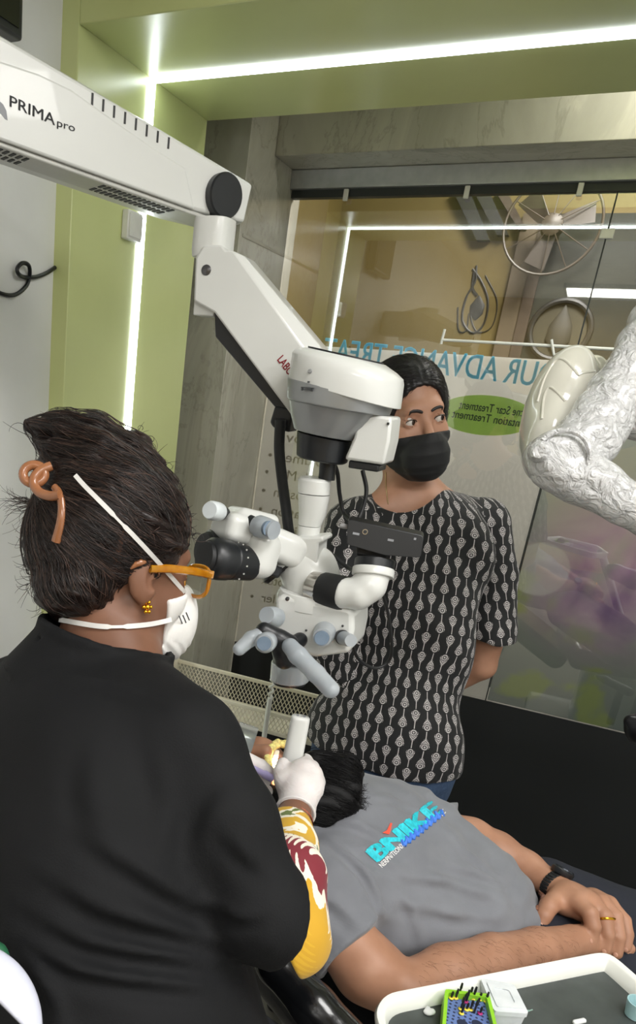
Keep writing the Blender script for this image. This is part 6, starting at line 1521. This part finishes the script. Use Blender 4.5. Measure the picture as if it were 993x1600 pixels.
# ================================================================== instrument tray
ZR = 0.845
def tp(px, py, z=ZR): return PL(px, py, 2, z)
oc = [tp(580, 1572), tp(600, 1551), tp(936, 1486), tp(958, 1491), tp(1060, 1580), tp(1010, 1760), tp(660, 1790)]
oc[0] = tp(582, 1580)
oc = np.array(oc); tr_ = thing('instrument_tray', [oc[:, 0].mean(), oc[:, 1].mean(), ZR - 0.03], 'white rimmed tray with dark liner in the lower right corner', 'tray')
ctr = oc.mean(0)
def inset(p, d):
    out = []; n_ = len(p)
    for i in range(n_):
        a, b, c = p[i - 1], p[i], p[(i + 1) % n_]; e1 = unit(b - a); e2 = unit(c - b); n1 = np.cross(Z3, e1); n2 = np.cross(Z3, e2)
        if n1.dot(ctr - b) < 0: n1 = -n1
        if n2.dot(ctr - b) < 0: n2 = -n2
        m = unit(n1 + n2); out.append(b + m * d / max(m.dot(n1), 0.4))
    return np.array(out)
def rr_(d, z): return rounded(inset(oc, d), 0.016, 5) + [0, 0, z]
M_trayw = pm('white tray plastic', (228, 229, 222), 0.3, 0.02, 10)
obj('rim', loft([rr_(0.006, -0.028), rr_(0.0, -0.004), rr_(0.002, 0.0), rr_(0.009, 0.0), rr_(0.011, -0.002), rr_(0.016, -0.014), rr_(0.0165, -0.02)], cap=False), M_trayw, tr_, sharp=50)
obj('liner', loft([rr_(0.0155, -0.018), rr_(0.0155, -0.021)]), pm('dark grey liner', (62, 67, 66), 0.35, 0.12, 22), tr_)
obj('underside', loft([rr_(0.006, -0.028), rr_(0.0155, -0.0215)]), M_trayw, tr_)
q = oc[4:6].mean(0); obj('support_arm', cyl(q + [0, 0, -0.03], q * [1, 1, 0] + [0.25, -0.1, 0.35], 0.018), M_white, tr_)
ZL = ZR - 0.018
# bur block
def quad(px4, z): return np.array([tp(x, y, z) for x, y in px4])
gb = thing('bur_box', tp(730, 1585, ZL), 'lime green box with blue foam full of small burs', 'box')
zt_ = ZL + 0.024
tq = quad([(695, 1545), (764, 1553), (783, 1630), (689, 1622)], zt_); cq = tq.mean(0)
M_limeb = pm('lime plastic', (140, 200, 44), 0.3)
outq = rounded(tq, 0.004, 3); inq = rounded(cq + (tq - cq) * 0.86, 0.003, 3); botq = rounded(cq + (tq - cq) * 0.97 - [0, 0, zt_ - ZL - 0.0006], 0.004, 3)
obj('shell', loft([botq, outq, inq, inq - [0, 0, 0.012]], cap=False), M_limeb, gb, sharp=50)
g = G('blue foam'); v = g.node('ShaderNodeTexVoronoi'); v.inputs['Scale'].default_value = 170; v.inputs['Randomness'].default_value = 0.1; g.link(g.coord(), v.inputs['Vector'])
g.p(color=g.mix(E(g.nt, v.outputs['Distance']).ss(0.22, 0.3), (34, 44, 76), (92, 114, 168)), rough=0.8); 
foam = obj('foam', loft([inq - [0, 0, 0.008], inq - [0, 0, 0.020]]), g.m, gb)
M_yel = pm('yellow plastic', (230, 206, 70), 0.4); M_mag = pm('magenta plastic', (170, 40, 110), 0.4); M_steel = pm('steel shank', (60, 60, 62), 0.3, metal=0.7)
for k, (x, y, m) in enumerate(((704, 1561, M_yel), (711, 1561, M_yel), (716, 1556, None), (726, 1563, M_mag), (733, 1558, M_yel), (738, 1562, M_yel), (748, 1563, M_yel), (758, 1566, M_yel), (719, 1578, M_yel), (728, 1579, M_yel), (734, 1579, M_yel), (740, 1583, None), (749, 1585, M_mag), (720, 1585, M_yel), (727, 1567, M_mag), (745, 1571, None))):
    b0 = PL(x, y, 2, zt_ - 0.008); tall = 0.011 + 0.004 * ((k * 7) % 3)
    bu = obj('bur', lathe(b0, b0 + [0.0003, 0, tall], [(0, 0.0012), (0.6, 0.0012), (0.62, 0.0016), (1, 0.0012)], 8), M_steel, gb)
    if m: obj('bur_collar', lathe(b0 + [0, 0, 0.0005], b0 + [0, 0, 0.003], [(0, 0.0024), (0.5, 0.003), (1, 0.002)], 10), m, bu)
for x, y in ((722, 1599), (745, 1600)):
    b0 = PL(x, y, 2, zt_ - 0.0079); obj('foam_well', lathe(b0 - [0, 0, 0.001], b0 + [0, 0, 0.0003], [(0, 0.006), (1, 0.006)], 20), pm('dark blue well', (28, 36, 62), 0.8), gb)
# clear box
g = G('clear plastic'); tr = g.node('ShaderNodeBsdfTransparent'); tr.inputs[0].default_value = (0.90, 0.92, 0.93, 1); mx = g.node('ShaderNodeMixShader'); lw = g.node('ShaderNodeFresnel'); lw.inputs[0].default_value = 1.5
g.p(color=(206, 212, 214), rough=0.2); g.link(g.ramp(g.noise(scale=50), [(0.3, (200, 206, 208)), (0.7, (216, 220, 222))]), g.b.inputs['Base Color'])
g.link((E(g.nt, lw.outputs[0]) * 1.2 + 0.26).min(1.0), mx.inputs[0]); g.link(tr.outputs[0], mx.inputs[1]); g.link(g.b.outputs[0], mx.inputs[2]); g.link(mx.outputs[0], g.out.inputs[0]); M_clear = g.m
cb_ = thing('clear_box', tp(787, 1560, ZL), 'small clear plastic box with lid standing beside the green bur box', 'box')
tq = quad([(750, 1528), (803, 1538), (826, 1584), (772, 1580)], ZL + 0.022); cq = tq.mean(0)
o1 = rounded(tq, 0.004, 3); i1 = rounded(cq + (tq - cq) * 0.75, 0.003, 3); i2 = rounded(cq + (tq - cq) * 0.45, 0.003, 3); bt = rounded(cq + (tq - cq) * 0.9 - [0, 0, 0.022], 0.004, 3)
obj('lid', loft([o1 - [0, 0, 0.006], o1, i1, i1 + [0, 0, 0.0015], i2 + [0, 0, 0.0015], i2]), M_clear, cb_, sharp=40)
obj('tub', loft([bt, rounded(cq + (tq - cq) * 0.95 - [0, 0, 0.0065], 0.004, 3)]), M_clear, cb_, sharp=40)
for k in range(6): 
    a = tp(785 + k * 6, 1588 - k * 1.0, ZL + 0.004); obj('file', cyl(a, a + unit(tq[1] - tq[0]) * 0.010 + [0, 0, 0.008], 0.0008, 6), pm('pale green plastic', (150, 180, 170), 0.4), cb_)
# crumbs on the liner
M_cot = pm('white cotton', (214, 216, 216), 0.9)
cpos = tp(667, 1585, ZL)
tag(obj('cotton_pellet', U and net(U(0.003, s_ell(cpos + [0, 0, 0.003], (0.005, 0.004, 0.003)), s_ell(cpos + [0.004, 0.003, 0.004], (0.004, 0.003, 0.004)), s_ell(cpos + [-0.001, 0.006, 0.003], (0.003, 0.004, 0.003))), cpos - 0.014, cpos + 0.016, 0.0012), M_cot), 'tiny white cotton pellet on the liner left of the green box', 'cotton')
a = tp(895, 1598, ZL + 0.003); b = tp(914, 1594, ZL + 0.003)
tag(obj('cotton_roll', lathe(a, b, [(0, 0.0015), (0.1, 0.003), (0.9, 0.003), (1, 0.0015)], 12), M_cot), 'short white cotton roll at the bottom edge of the tray', 'cotton')
a = tp(990, 1588, ZL); 
cup = thing('pale_cup', a, 'pale blue plastic cup at the right edge of the tray', 'cup')
obj('wall', lathe(a, a + [0, 0, 0.022], [(0, 0.009), (0.05, 0.0105), (1, 0.013), (1, 0.0118), (0.08, 0.0095)], 20), pm('pale blue plastic', (160, 196, 200), 0.3), cup)
